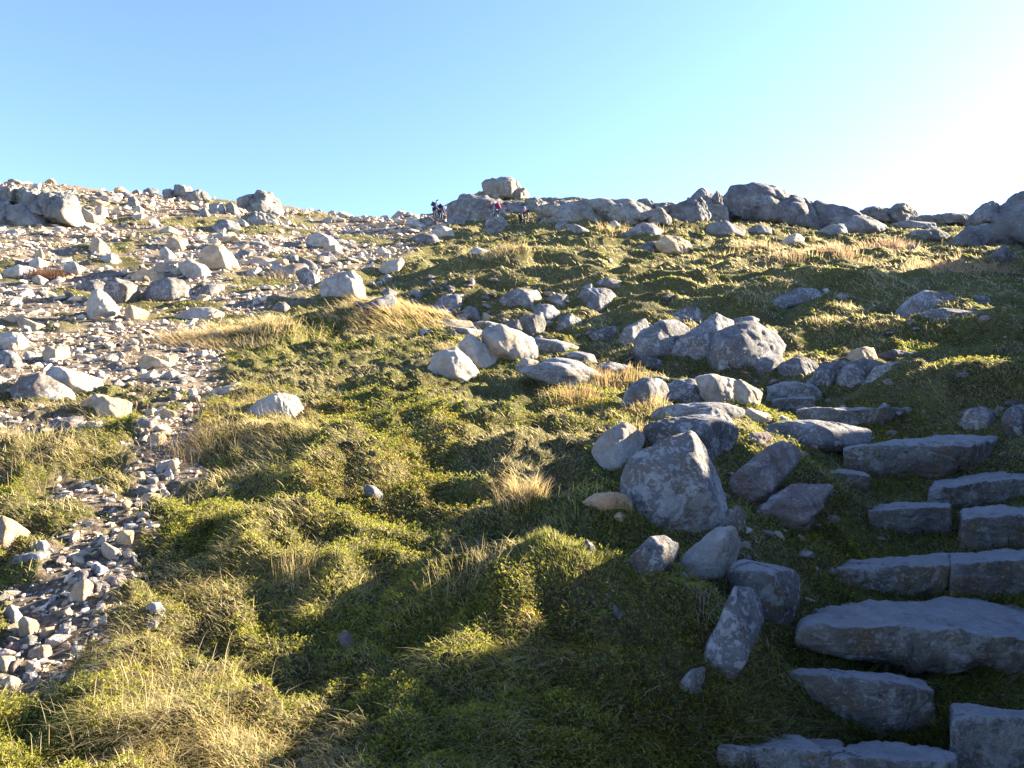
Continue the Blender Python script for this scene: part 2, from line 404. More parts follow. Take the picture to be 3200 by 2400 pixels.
def lump(P, k=4, sharp=26, chops=5, amp=.035, seed=0, crack=.0, strata=0.0):
    """a stone grown from a cloud of corner points: flat facets, weathered edges, broken surface"""
    P = np.array(P, float); c = (P.max(0)+P.min(0))/2; S = (P.max(0)-P.min(0))/2+1e-6
    r_ = np.random.RandomState(seed)
    Q = (P-c)/S
    Q = Q+r_.randn(*Q.shape)*.004
    N, D = hull_planes(Q)
    c0 = Q.mean(0)
    D = D-N@c0
    ok = D > .02; N = N[ok]; D = D[ok]
    Qc = Q-c0
    for i in range(chops):
        n_ = r_.randn(3); n_ /= np.linalg.norm(n_)
        D = np.append(D, (Qc@n_).max()*r_.uniform(.88, .98)); N = np.vstack([N, n_])
    V, Fc = ico(k)
    d = np.maximum(V@N.T, 1e-6)/D
    r = (d**sharp).sum(1)**(-1.0/sharp)
    W = V*r[:, None]+c0
    out = W*S+c
    size = float(np.sort(S)[1])*2
    nd = V/S; nd /= np.linalg.norm(nd, axis=1)[:, None]
    q = out/size
    h = fbm3(q, 1.9, 4, seed % 97)*amp + fbm3(q, 6.5, 4, seed % 89+3)*amp*.5
    if k >= 5: h = h + fbm3(q, 17.0, 3, seed % 71+1)*amp*.22 - amp*.2*np.maximum(fbm3(q, 4.2, 2, seed % 67+2)-.35, 0)
    if crack:
        cr = np.abs(fbm3(q*np.array([1, 1, .8]), 1.5, 2, seed % 83+9)); h = h-crack*np.exp(-(cr/.05)**2)
        cr = np.abs(fbm3(q, 3.3, 2, seed % 79+5)); h = h-crack*.4*np.exp(-(cr/.06)**2)
    if strata:
        t_ = r_.uniform(-.5, .5, 3); t_[2] = 1.0
        h = h+strata*np.sin((q@t_)*26+2.5*fbm3(q, 2, 2, 7))*.5
    out = out+nd*(h*size)[:, None]
    return out, Fc
def rock_obj(name, parts, mat, parent=None):
    V = []; Fs = []; o = 0
    for v, f in parts: V.append(v); Fs.append(f+o); o += len(v)
    V = np.vstack(V); Fs = np.vstack(Fs)
    org = np.array([(V[:, 0].min()+V[:, 0].max())/2, (V[:, 1].min()+V[:, 1].max())/2, V[:, 2].min()])
    me = mesh_np(name, V-org, Fs.ravel(), np.full(len(Fs), 3), mat)
    ob = link(name, me, parent); ob.location = org
    return ob

REG = {'A': (0, 500, .3438), 'B': (1100, 500, .3438), 'C': (2100, 500, .3438), 'D': (0, 1000, .3438), 'E': (1000, 900, .3438),
       'F': (1800, 1100, .25), 'G': (2400, 1100, .25), 'H': (0, 1600, .3438), 'I': (1000, 1600, .3438), 'J': (2000, 1600, .375)}
def pts(reg, s):
    X0, Y0, k = REG[reg]
    o = []
    for t in s.split():
        a, b = t.split(','); o.append((X0*.69125+float(a)*k, Y0*.69125+float(b)*k))
    return o
SEED = [100]
def corner_cloud(poly, y, D, inner=None, sink=.18, flat=False):
    us = np.array([p[0] for p in poly]); vs_ = np.array([p[1] for p in poly])
    u0, u1, v0, v1 = us.min(), us.max(), vs_.min(), vs_.max(); cu, cv = us.mean(), vs_.mean()
    w = (u1-u0)*y/F; h = (v1-v0)*y/F
    P = []
    r_ = np.random.RandomState(SEED[0])
    turn = lambda a: D*.34*max(0.0, (a-cu)/(u1-u0)*2)      # the right hand side falls back from the viewer
    for (a, b) in poly: P.append(ray_at(a, b, y+turn(a)))
    for (a, b) in poly:                                 # back of the stone
        P.append(ray_at(cu+(a-cu)*.72, cv+(b-cv)*.72, y+D*.62))
    if inner:
        for (a, b, f) in inner: P.append(ray_at(a, b, y-D*f))
    else:
        iu = cu+(u1-u0)*r_.uniform(-.08, .24); iv = cv-(v1-v0)*r_.uniform(.05, .2)
        P.append(ray_at(iu, iv, y-D*.36)); P.append(ray_at(iu-(u1-u0)*.28, iv+(v1-v0)*.12, y-D*.28)); P.append(ray_at(iu+(u1-u0)*r_.uniform(-.08, .1), v1-(v1-v0)*.1, y-D*.5))
    for (a, b) in poly:                                 # the buried foot
        if b > cv+(v1-v0)*.12:
            x_, y_, z_ = ray_at(a, b, y); P.append((x_, y_-D*.1, z_-h*sink*r_.uniform(.8, 1.2)-.02)); P.append((x_, y_+D*.5, z_-h*sink))
    return P, w, h
def rock(name, reg, s, mat, label, cat='boulder', y=None, depth=.75, inner=None, k=4, sharp=64, chops=6, amp=.04, crack=.022, strata=0., dy=0., group=None, parent=None, polys=None):
    """one stone, or one crag of several masses (s: list of outlines)"""
    ss = s if isinstance(s, list) else [s]
    allp = []
    for t in ss:
        q = pts(reg, t); cx_ = sum(p[0] for p in q)/len(q); cy_ = sum(p[1] for p in q)/len(q); g_ = 1.09 if name == 'crag' else (1.04 if reg in 'AD' or name == 'path_slab' else 1.12)
        allp.append([(cx_+(a-cx_)*g_, cy_+(b-cy_)*g_) for a, b in q])
    vb = max(p[1] for q in allp for p in q); vt = min(p[1] for q in allp for p in q)
    low = [p for q in allp for p in q if p[1] > vb-(vb-vt)*.2]
    if y is None:
        y = hit(float(np.mean([p[0] for p in low])), vb-(vb-vt)*.05)
    parts = []
    for i, q in enumerate(allp):
        SEED[0] += 1
        us = [p[0] for p in q]; vv = [p[1] for p in q]
        w = (max(us)-min(us))*y/F; h = (max(vv)-min(vv))*y/F
        D = depth*min(w, h*1.6)
        yy = y+dy+(D*.3 if name != 'crag' else D*.25)+(vb-max(vv))*y/F*.55*(1 if len(allp) > 1 else 0)
        inn = None
        if inner and i == 0:
            X0, Y0, kk = REG[reg]
            inn = [(X0*.69125+a*kk, Y0*.69125+b*kk, f) for (a, b, f) in inner]
        P, w, h = corner_cloud(q, yy, D, inn)
        parts.append(lump(P, k, sharp, chops, amp, SEED[0], crack, strata))
    o = rock_obj(name, parts, M[mat])
    tag(o, label, cat, group)
    return o
# ---------------------------------------------------------------- stones one can point to
CR = dict(cat='crag', k=5, sharp=40, chops=9, amp=.085, crack=.07, depth=.9)
CS = dict(cat='crag', k=5, sharp=26, chops=4, amp=.05, crack=.06, depth=.9)
# skyline, left
rock('crag', 'A', ['0,175 60,165 95,155 115,190 100,240 0,262', '100,180 160,170 215,175 260,210 250,262 110,265', '230,222 330,195 420,205 490,230 500,290 470,370 360,330 280,320',
     '60,300 150,270 240,300 290,330 290,412 60,416', '-60,250 60,270 60,400 -60,415', '-120,190 -20,180 0,260 -120,270', '150,255 250,250 290,330 240,345 160,330'], 'crag', 'broken pale crag at the left edge of the skyline', **CR)
rock('boulder', 'A', '370,305 400,280 460,278 500,300 510,400 365,405', 'crag', 'block shaped grey boulder with a shaded front below the far left crag', k=5, inner=[(480, 300, .5), (480, 395, .5), (380, 330, .4)], sharp=40, chops=2)
rock('boulder', 'A', '510,290 560,320 640,370 600,392 515,395', 'pale', 'pale wedge shaped boulder sloping right, touching the block shaped boulder below the left crag')
rock('boulder', 'A', '590,300 640,282 675,320 670,360 630,362', 'pale', 'squat pale boulder just right of the wedge below the left crag')
rock('boulder', 'A', '590,218 620,195 650,200 665,220 600,228', 'crag', 'small flat topped rock on the left skyline, between the left crag and the knobbly outcrop')
rock('boulder', 'A', '720,215 780,200 825,205 830,225 740,228', 'crag', 'low dark rock lying along the left skyline')
rock('boulder', 'A', '830,200 860,182 885,195 890,220 835,222', 'crag', 'small upright rock standing on the left skyline')
rock('boulder', 'A', '898,190 930,175 990,182 998,200 960,216 900,212', 'crag', 'oblong rounded rock perched on the skyline left of the knobbly outcrop')
rock('crag', 'A', ['1025,190 1060,180 1100,195 1095,238 1030,228', '1100,155 1150,152 1195,165 1212,202 1160,228 1100,205', '1120,218 1180,205 1240,190 1295,200 1310,232 1250,262 1110,254', '1130,225 1160,215 1170,262 1110,258'],
     'crag', 'knobbly stepped outcrop topping the skyline left of centre', **CR)
rock('boulder', 'A', '845,300 870,282 905,310 895,334 850,332', 'pale', 'pale rounded boulder on the slope below the left skyline')
rock('boulder', 'A', '800,240 840,225 880,265 870,290 810,280', 'crag', 'lichened grey rock just under the left skyline rocks')
rock('crag', 'A', ['1540,290 1600,215 1640,193 1700,215 1750,265 1785,325 1700,335 1545,330', '1480,242 1550,212 1605,215 1548,295 1500,312'], 'crag', 'domed crag ending the left skyline where the ridge dips', **CR)
rock('boulder', 'A', '1415,285 1450,260 1490,290 1508,332 1430,348', 'crag', 'upright boulder against the left foot of the domed crag')
rock('boulder', 'A', '1310,278 1390,262 1415,300 1400,335 1320,336', 'crag', 'broad boulder two to the left of the domed crag')
rock('boulder', 'A', '1240,345 1285,290 1325,345 1300,360', 'crag', 'pointed boulder left of the domed crag group')
rock('boulder', 'A', '1510,345 1600,320 1720,340 1745,395 1650,412 1530,385', 'crag', 'cracked broad rock mass lying below the domed crag', k=5, crack=.05)
rock('boulder', 'A', '1322,435 1370,375 1430,368 1500,395 1505,430 1350,448', 'grey', 'wide split boulder on the slope left below the domed crag', crack=.05)
rock('boulder', 'A', '1490,385 1520,368 1558,400 1540,420', 'pale', 'small rounded rock, left one of two below the domed crag')
rock('boulder', 'A', '1560,378 1585,370 1594,412 1562,412', 'pale', 'small upright rock, right one of two below the domed crag')
rock('boulder', 'A', '1000,442 1060,412 1120,440 1110,458 1010,458', 'pale', 'low pale boulder in the grass patch of the upper left slope')
rock('boulder', 'A', '545,580 580,495 620,485 690,560 700,592 600,594', 'tan', 'pyramid shaped tan boulder standing in the upper left scree', k=5, sharp=50, chops=1, inner=[(625, 500, .2), (610, 590, .55)])
rock('boulder', 'A', '1030,540 1060,480 1160,490 1185,520 1150,562 1040,572', 'tan', 'brownish block with a shaded front above the small heather tuft')
rock('boulder', 'A', '620,612 700,585 760,630 730,650 630,647', 'pale', 'sharp edged pale stone below the pyramid shaped boulder', sharp=50)
rock('boulder', 'A', '200,612 255,548 280,600 270,622', 'tan', 'small tan triangular stone standing on edge at the far left', sharp=60, chops=0)
rock('boulder', 'A', '180,640 240,605 290,650 270,682 190,674', 'pale', 'grey white stone beneath the tan triangular stone')
rock('boulder', 'A', '20,690 110,655 230,680 240,710 140,738 30,732', 'pale', 'broad low white boulder left of the red heather clump')
rock('boulder', 'A', '400,662 470,635 520,690 505,717 410,702', 'pale', 'white slabby boulder right behind the red heather clump')
rock('boulder', 'A', '1110,640 1180,625 1290,660 1340,710 1330,742 1180,747 1130,700', 'pale', 'bright white slab leaning in the middle of the scree', sharp=40)
rock('boulder', 'A', '1255,560 1330,525 1400,530 1490,620 1490,662 1400,692 1250,642', 'tan', 'large tan boulder above the bright white slab', k=5, sharp=34, crack=.02)
rock('boulder', 'A', '1470,602 1510,560 1600,565 1600,592 1560,612', 'grey', 'wedge of grey rock right of the large tan boulder')
rock('boulder', 'A', '1540,632 1620,610 1730,620 1745,672 1640,674 1545,662', 'pale', 'long flat topped pale block right of the large tan boulder', sharp=45)
rock('boulder', 'A', '1925,475 2000,452 2100,490 2130,530 2030,552 1920,522', 'pale', 'large pale boulder in the scree towards the centre of the slope', k=5)
rock('boulder', 'A', '2030,542 2110,530 2165,592 2100,592 2030,577', 'tan', 'tan wedge at the foot of the large pale boulder near the centre')
rock('boulder', 'A', '2040,442 2090,435 2130,480 2050,477', 'grey', 'flat grey rock behind the large pale boulder near the centre')
rock('boulder', 'A', '1990,592 2070,575 2120,620 2110,640 2000,622', 'grey', 'small slanting grey rock just above the rough white boulder')
rock('boulder', 'A', '1870,602 1950,630 2030,690 1980,702 1880,642', 'grey', 'long grey rock dipping right above the rough white boulder')
rock('boulder', 'A', '1540,722 1620,665 1650,690 1600,727', 'pale', 'thin pale plate tilted up in the middle scree')
rock('boulder', 'A', '1680,712 1830,655 1930,650 1940,690 1850,742 1700,732', 'pink', 'pinkish grey slab sloping left beside the lichened rock')
rock('boulder', 'A', '1850,700 1920,668 2010,740 2000,797 1900,782', 'grey', 'white lichened rock between pinkish slab and rough white boulder')
rock('boulder', 'A', '2015,785 2060,740 2110,712 2212,700 2260,735 2290,800 2280,862 2100,870 2030,835', 'pale', 'rough white boulder standing alone above the straw grass crest', k=5, amp=.06, crack=.05)
rock('boulder', 'A', '560,712 700,690 800,720 690,752 570,747', 'dark', 'dark flat slab in the left scree right of the heather clump')
rock('boulder', 'A', '820,732 900,670 980,700 1030,740 940,767 830,752', 'tan', 'tan humped rock with rusty hollow in the left scree')
rock('boulder', 'A', '640,830 670,750 720,735 830,765 885,820 800,882 740,907 660,870', 'grey', 'large grey boulder with a white top edge, left of centre in the scree', k=5, sharp=40, inner=[(720, 750, .3), (800, 800, .5), (790, 870, .45)])
rock('boulder', 'A', '470,792 560,755 650,760 660,822 520,832', 'grey', 'low grey rock leaning on the left of the large white edged boulder')
rock('boulder', 'A', '905,832 950,770 1050,735 1150,755 1185,832 1100,867 950,882', 'grey', 'wide weathered boulder right of the large white edged boulder', k=5)
rock('boulder', 'A', '1180,847 1300,780 1400,780 1415,812 1280,862', 'grey', 'blue grey slab tilted right of the wide weathered boulder')
rock('boulder', 'A', '538,900 580,820 630,808 700,860 740,910 720,935 660,992 560,1002', 'pale', 'white triangular boulder standing alone at the left', k=5, sharp=34, chops=2, inner=[(600, 830, .25), (600, 980, .5), (700, 940, .3)])
rock('boulder', 'A', '780,932 820,908 940,955 880,992 790,1002', 'tan', 'brown stone lying right of the white triangular boulder')
rock('boulder', 'A', '1703,935 1740,895 1790,890 1825,930 1815,957 1720,957', 'pink', 'small pink stone on the turf above the straw grass')
rock('boulder', 'A', '1080,987 1200,930 1330,925 1400,965 1400,992 1200,1002', 'pale', 'flat bright boulder sunk in the turf by the straw grass')
rock('boulder', 'A', '108,1012 150,992 290,1040 250,1077 130,1062', 'tan', 'small tan stone below the white triangular boulder at far left')
rock('boulder', 'A', '680,1042 720,1020 775,1040 770,1067 700,1072', 'tan', 'tan cobble in the grass below the white triangular boulder')
rock('boulder', 'A', '-60,1100 70,1080 150,1090 200,1140 190,1192 40,1194 -60,1180', 'pale', 'pale boulder cut by the left edge of the picture above the scree', k=5)
rock('boulder', 'A', '200,742 240,720 310,760 300,787 220,777', 'pale', 'small white stone under the red heather clump')
rock('boulder', 'A', '1770,602 1870,590 1880,622 1800,642', 'grey', 'grey wedge right of the long pale block')
rock('boulder', 'A', '940,690 1000,640 1060,650 1090,690 1010,712', 'tan', 'tan rock left of the bright white slab')
rock('boulder', 'A', '1330,470 1400,455 1440,480 1400,500 1330,495', 'pale', 'pale flat stone above the brownish block, upper left slope')
rock('boulder', 'A', '820,350 900,335 930,350 850,378', 'pale', 'flat pale rock on the left slope below the rounded boulder')
rock('boulder', 'A', '1000,560 1040,545 1100,600 1060,625 1010,610', 'pale', 'angular pale stone just below the brownish block')
# centre skyline
rock('crag', 'B', ['828,160 850,125 960,110 1000,120 1050,150 1065,185 1015,245 930,240 828,230', '1000,120 1035,130 1060,165 1015,190', '1015,182 1090,182 1115,218 1080,250 1015,246', '760,218 800,198 830,205 830,245 770,258'],
     'crag', 'square topped rock tower at the middle of the skyline', cat='crag', k=5, sharp=60, chops=4, amp=.06, crack=.07, depth=.8, y=56.0, inner=[(1000, 130, .4), (1000, 235, .4), (840, 150, .4), (840, 230, .4)])
rock('crag', 'B', ['670,262 700,220 730,212 850,225 1000,245 1200,262 1230,300 1000,395 900,385 740,395 620,355 600,270', '745,312 830,280 1000,290 1010,375 770,390', '1090,250 1180,240 1235,300 1100,320'],
     'crag', 'broad bedrock outcrop under the rock tower, behind the hikers', dy=1.6, **CR)
rock('crag', 'B', ['1180,385 1250,290 1330,260 1440,250 1640,330 1640,395 1500,405 1200,400', '1440,247 1640,240 1760,260 1820,330 1870,385 1640,398 1480,300', '1860,322 1940,300 2000,370 1980,398 1850,393', '1150,300 1250,262 1380,250 1300,330 1180,350', '1600,250 1750,245 1850,290 1900,330 1800,380 1640,350'],
     'crag', 'long low rounded outcrop right of the hikers', dy=1.0, **CS)
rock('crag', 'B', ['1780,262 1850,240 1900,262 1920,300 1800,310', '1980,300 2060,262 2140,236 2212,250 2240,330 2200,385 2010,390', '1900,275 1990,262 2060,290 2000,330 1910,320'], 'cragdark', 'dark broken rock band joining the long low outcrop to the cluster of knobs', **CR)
rock('crag', 'B', ['1100,262 1180,238 1290,236 1330,262 1200,275', '1290,240 1400,232 1500,242 1490,262 1320,262'], 'crag', 'thin rubbly ledge on the skyline just right of the rock tower', **CR)
rock('boulder', 'B', '835,442 850,380 935,352 970,410 1010,452 840,465', 'grey', 'pyramid boulder with a lit right flank, in front of the hikers', k=5, sharp=40, chops=2, inner=[(935, 365, .1), (925, 455, .5)])
rock('boulder', 'B', '500,442 560,415 620,430 640,475 520,478', 'pale', 'boulder with a bright right side below the leftmost hiker')
rock('boulder', 'B', '340,402 360,355 475,408 475,420 400,417', 'pale', 'tilted bright plate of rock left of the hikers', sharp=50)
rock('boulder', 'B', '420,372 480,355 520,390 530,412 460,407', 'grey', 'lichened rock right behind the tilted bright plate')
rock('boulder', 'B', '510,355 540,360 600,395 590,404', 'grey', 'thin grey slab leaning at the feet of the hiker in front')
rock('boulder', 'B', '600,392 640,350 690,365 712,402 620,407', 'grey', 'grey boulder right of the leaning hiker in navy')
rock('boulder', 'B', '625,350 635,318 652,322 655,352', 'tan', 'small upright pale stone on top of a boulder near the hikers')
rock('boulder', 'B', '370,492 430,460 520,470 548,517 440,522', 'grey', 'rounded grey boulder at the right end of the scree below the hikers')
rock('boulder', 'B', '730,587 770,545 860,570 800,590', 'pale', 'small white rock in the turf below the hikers')
rock('boulder', 'B', '1270,432 1290,385 1340,378 1360,410 1340,442', 'grey', 'left half of a split boulder right of the hikers')
rock('boulder', 'B', '1350,402 1400,402 1480,440 1450,457 1360,452', 'grey', 'right half of a split boulder right of the hikers')
rock('boulder', 'B', '1380,385 1385,352 1410,382', 'tan', 'small pointed stone behind the split boulder')
rock('boulder', 'B', '1620,402 1650,382 1695,410 1680,427 1625,424', 'pale', 'small bright stone at the foot of the long low outcrop')
rock('boulder', 'B', '1700,465 1820,395 1880,395 1940,440 1920,470 1740,478', 'grey', 'low rounded boulder in the grass below the long outcrop')
rock('boulder', 'B', '1910,522 1960,475 2010,475 2110,510 2135,560 2110,582 1960,572', 'tan', 'tan boulder with an undercut right end on the upper grass', k=5)
rock('boulder', 'B', '1775,557 1850,520 1910,510 1960,572 1860,574', 'dark', 'dark low rock touching the left of the undercut tan boulder')
rock('boulder', 'B', '165,705 200,645 310,620 330,640 260,682 250,714', 'pale', 'rock with a bright front corner at the edge of scree and grass')
rock('boulder', 'B', '515,922 570,860 650,845 690,870 680,932 620,955', 'grey', 'grey boulder in shaded grass, leftmost of the mid slope group')
rock('boulder', 'B', '918,905 970,840 1050,812 1150,820 1185,860 1120,902 1040,922 980,945 930,942', 'grey', 'overhanging lichened boulder at the top of the mid slope group', k=5)
rock('boulder', 'B', '1220,867 1290,840 1345,850 1365,880 1360,917 1300,912', 'grey', 'small boulder with a dark hollow right of the overhanging boulder')
rock('boulder', 'B', '1412,875 1460,815 1580,808 1650,840 1650,892 1560,948 1490,942 1430,907', 'grey', 'large rounded boulder below the small mossy topped rocks, mid slope', k=5)
rock('boulder', 'B', '1530,775 1600,740 1680,755 1730,802 1640,804', 'grey', 'rock half sunk in turf above the large rounded mid slope boulder')
rock('boulder', 'B', '1430,802 1500,775 1520,800 1470,814', 'grey', 'small flat rock left of the half sunk one')
rock('boulder', 'B', '790,862 850,830 875,865 840,874', 'grey', 'small triangular stone alone in the shaded turf left of the overhanging boulder')
rock('boulder', 'B', '680,962 730,915 780,930 805,980 780,1007 720,1002', 'grey', 'squat boulder at the edge of the path slabs')
rock('boulder', 'B', '1130,925 1180,902 1260,920 1310,960 1290,1002 1220,1004 1150,962', 'grey', 'pale lichened stone below the overhanging boulder')
rock('boulder', 'B', '1050,1002 1100,970 1190,958 1215,1020 1180,1095 1110,1085', 'grey', 'upright boulder beside the path behind the yellow white boulder', k=5)
rock('boulder', 'B', '960,1032 1040,1005 1110,1040 1100,1072 1000,1062', 'grey', 'low smooth boulder between path and upright boulder')
rock('boulder', 'B', '1290,1062 1310,985 1380,968 1440,1010 1440,1047 1340,1072', 'grey', 'lone white flecked boulder right of the upright boulder', k=5)
rock('boulder', 'B', '1490,1092 1560,1060 1650,1045 1680,1080 1620,1132 1520,1112', 'grey', 'brown patched stone left of the big boulder cluster')
rock('boulder', 'B', '50,932 160,870 240,848 285,882 200,942 80,947', 'grey', 'grey rock partly hidden by the straw grass crest')
rock('boulder', 'B', '180,830 230,800 280,835 260,862 190,855', 'grey', 'small shaded rock above the straw grass crest')
PS = dict(cat='path slab', sharp=40, chops=4, amp=.03, depth=1.3)
rock('path_slab', 'B', '450,942 560,930 740,995 600,1002 470,977', 'grey', 'long grey path slab dipping right, uppermost of the paved path', **PS)
rock('path_slab', 'B', '488,1012 600,998 750,1010 765,1047 600,1042 520,1047', 'tan', 'sunlit flat tan path slab beside the straw grass crest', **PS)
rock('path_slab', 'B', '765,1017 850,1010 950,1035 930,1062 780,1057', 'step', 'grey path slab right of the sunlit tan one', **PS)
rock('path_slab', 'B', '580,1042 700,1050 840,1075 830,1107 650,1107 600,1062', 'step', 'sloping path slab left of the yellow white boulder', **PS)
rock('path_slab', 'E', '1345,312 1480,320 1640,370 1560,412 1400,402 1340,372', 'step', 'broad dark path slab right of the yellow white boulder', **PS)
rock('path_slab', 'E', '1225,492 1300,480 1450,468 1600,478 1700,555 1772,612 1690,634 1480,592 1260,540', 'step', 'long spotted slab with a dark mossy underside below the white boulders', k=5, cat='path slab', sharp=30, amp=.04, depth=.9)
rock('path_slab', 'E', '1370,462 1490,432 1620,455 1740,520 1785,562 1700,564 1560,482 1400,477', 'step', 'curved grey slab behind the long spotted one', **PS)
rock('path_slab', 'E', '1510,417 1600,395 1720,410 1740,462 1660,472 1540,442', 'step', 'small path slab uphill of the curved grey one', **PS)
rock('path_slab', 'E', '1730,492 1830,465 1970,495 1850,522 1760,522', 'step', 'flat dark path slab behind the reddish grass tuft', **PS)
rock('boulder', 'E', '1970,422 2060,430 2152,460 2142,497 2010,472', 'dark', 'dark flat stone in the grass below the big boulder cluster')
rock('boulder', 'E', '1020,325 1040,255 1140,230 1240,275 1330,310 1357,370 1340,442 1200,425 1120,405', 'pale', 'large yellow white boulder at the middle, lit on its right', k=5, sharp=36, chops=3, inner=[(1150, 240, .2), (1130, 390, .55), (1060, 300, .35)])
rock('boulder', 'E', '865,360 930,288 1000,340 1130,410 1142,502 1010,495 900,425', 'pale', 'white pointed boulder between the yellow white one and the front white one', k=5, sharp=40, chops=2, inner=[(935, 300, .2), (990, 480, .5)])
rock('boulder', 'E', '688,485 730,410 850,378 930,450 1002,552 980,572 830,564 700,534', 'pale', 'frontmost white boulder with a sharp lit right face, left of the path', k=5, sharp=44, chops=2, inner=[(855, 390, .2), (850, 560, .55), (740, 440, .3)])
rock('boulder', 'E', '1230,480 1280,440 1330,445 1370,465 1300,490', 'pale', 'small pale rock in the turf below the yellow white boulder')
rock('boulder', 'E', '1868,335 1930,240 2040,193 2062,250 1980,345 1890,355', 'grey', 'left boulder of the big cluster, leaning up to the right', k=5)
rock('boulder', 'E', '1995,340 2020,270 2130,215 2235,200 2310,260 2270,385 2120,424 2010,390', 'grey', 'broad grey boulder at the left centre of the big cluster', k=5)
rock('boulder', 'C', '20,1185 70,1110 210,1010 280,963 370,1010 382,1065 250,1130 180,1252 60,1245', 'grey', 'slanting boulder in the middle of the big cluster', k=5)
rock('boulder', 'C', '238,1155 290,1080 420,1030 540,1026 650,1090 710,1160 650,1212 540,1265 400,1305 290,1265', 'grey', 'biggest domed boulder at the right of the big cluster', k=5, sharp=18, chops=2)
rock('boulder', 'C', '380,1002 500,980 545,1000 530,1032 400,1052', 'grey', 'dark capping stone behind the biggest domed boulder')
rock('boulder', 'C', '-10,978 130,913 165,930 187,1000 50,1012', 'grey', 'flat lit stone lying on the back of the big cluster')
rock('boulder', 'C', '608,895 700,850 800,803 900,815 950,850 830,882 700,922 620,924', 'grey', 'long lichened rock half buried in the bank right of the cluster', k=5)
rock('boulder', 'C', '1438,945 1500,860 1590,813 1700,825 1820,870 1872,922 1820,955 1640,965 1480,965', 'grey', 'wide lichened boulder on the sunlit grass at the right', k=5, sharp=16)
rock('boulder', 'C', '1560,962 1700,930 1960,960 1800,1002 1620,992', 'grey', 'flat rock slab under the wide lichened boulder at the right')
rock('boulder', 'C', '1830,872 1900,850 1980,860 2032,897 1900,902', 'grey', 'low smooth rock right of the wide lichened boulder')
rock('boulder', 'C', '1018,862 1060,830 1112,857 1080,877', 'pink', 'small stone alone on the sunlit right hand turf')
rock('boulder', 'C', '698,505 740,475 790,460 827,490 815,522 710,522', 'pale', 'small pale boulder in grass below the great right hand crag', k=5)
rock('boulder', 'C', '925,445 1000,410 1070,400 1092,450 1000,472 950,467', 'crag', 'low tilted rock at the foot of the great right hand crag')
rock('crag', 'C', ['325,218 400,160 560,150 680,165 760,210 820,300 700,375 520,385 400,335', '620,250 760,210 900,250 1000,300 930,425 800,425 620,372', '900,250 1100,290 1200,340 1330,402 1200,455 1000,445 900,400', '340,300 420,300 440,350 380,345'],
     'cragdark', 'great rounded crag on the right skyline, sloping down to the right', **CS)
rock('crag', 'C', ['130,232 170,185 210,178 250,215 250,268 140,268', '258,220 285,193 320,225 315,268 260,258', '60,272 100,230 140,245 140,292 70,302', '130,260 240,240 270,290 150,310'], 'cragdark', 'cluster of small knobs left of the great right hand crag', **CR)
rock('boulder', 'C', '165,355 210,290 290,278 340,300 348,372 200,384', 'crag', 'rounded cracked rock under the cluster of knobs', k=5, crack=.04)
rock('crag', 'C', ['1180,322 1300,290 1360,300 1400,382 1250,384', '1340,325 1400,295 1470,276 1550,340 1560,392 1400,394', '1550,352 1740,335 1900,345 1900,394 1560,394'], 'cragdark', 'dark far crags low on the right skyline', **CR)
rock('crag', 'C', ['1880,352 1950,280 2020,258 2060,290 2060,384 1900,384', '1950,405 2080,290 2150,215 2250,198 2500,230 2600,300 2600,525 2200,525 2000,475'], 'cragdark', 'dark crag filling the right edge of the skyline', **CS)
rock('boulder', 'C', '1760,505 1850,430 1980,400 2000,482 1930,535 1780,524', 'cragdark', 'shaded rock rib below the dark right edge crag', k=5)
rock('boulder', 'C', '1380,402 1480,380 1640,395 1650,422 1450,427', 'crag', 'low rock band below the dark far crags')
rock('boulder', 'C', '1470,472 1540,440 1660,430 1740,470 1700,492 1500,492', 'crag', 'shattered low rocks left of the shaded rib')
rock('boulder', 'C', '1995,605 2080,535 2170,610 2100,642 2020,632', 'dark', 'shaded pointed rock near the right edge of the upper slope')
rock('boulder', 'C', '225,452 240,400 340,385 450,440 440,462 260,467', 'crag', 'low slanting rock below the cluster of knobs')
rock('boulder', 'C', '480,432 560,410 620,425 620,457 500,462', 'crag', 'broken flat rocks in grass left under the great crag')
rock('boulder', 'C', '590,388 610,365 635,375 632,394', 'pale', 'small bright stone at the left foot of the great crag')
rock('boulder', 'C', '1100,1255 1130,1200 1200,1178 1260,1180 1287,1250 1200,1270', 'tan', 'tan stone peering over the rocks above the upper steps')
rock('boulder', 'C', '878,1375 930,1290 1040,1263 1100,1270 1080,1350 960,1425 900,1405', 'grey', 'left boulder of three above the upper steps', k=5)
rock('boulder', 'C', '1060,1375 1110,1270 1200,1248 1330,1280 1260,1322 1180,1405 1080,1425', 'grey', 'middle boulder of three above the upper steps', k=5)
rock('boulder', 'C', '1228,1405 1280,1310 1380,1275 1480,1268 1552,1300 1480,1362 1330,1385 1250,1425', 'grey', 'white crusted right boulder of three above the upper steps', k=5)
rock('boulder', 'C', '518,1285 560,1240 680,1240 702,1260 640,1325 560,1335', 'grey', 'angular stone below the biggest domed boulder')
rock('boulder', 'C', '668,1295 760,1250 820,1233 900,1270 917,1302 860,1355 730,1355', 'grey', 'rounded boulder with dark gap beneath it, left of the three above the steps', k=5)
rock('boulder', 'C', '1300,1222 1400,1190 1532,1217 1440,1242 1330,1247', 'dark', 'dark low rock in the shaded bank above the steps')
rock('boulder', 'F', '425,405 470,290 560,240 690,233 780,270 802,340 792,432 700,445 480,445', 'grey', 'smooth rounded boulder with a sunlit right side beside the bank grass', k=5, sharp=24, chops=1, inner=[(620, 270, .4), (640, 420, .5), (480, 330, .3)])
rock('boulder', 'F', '780,305 860,240 1000,233 1130,270 1217,340 1200,432 1000,458 810,435', 'grey', 'brown faced boulder right of the smooth rounded one', k=5)
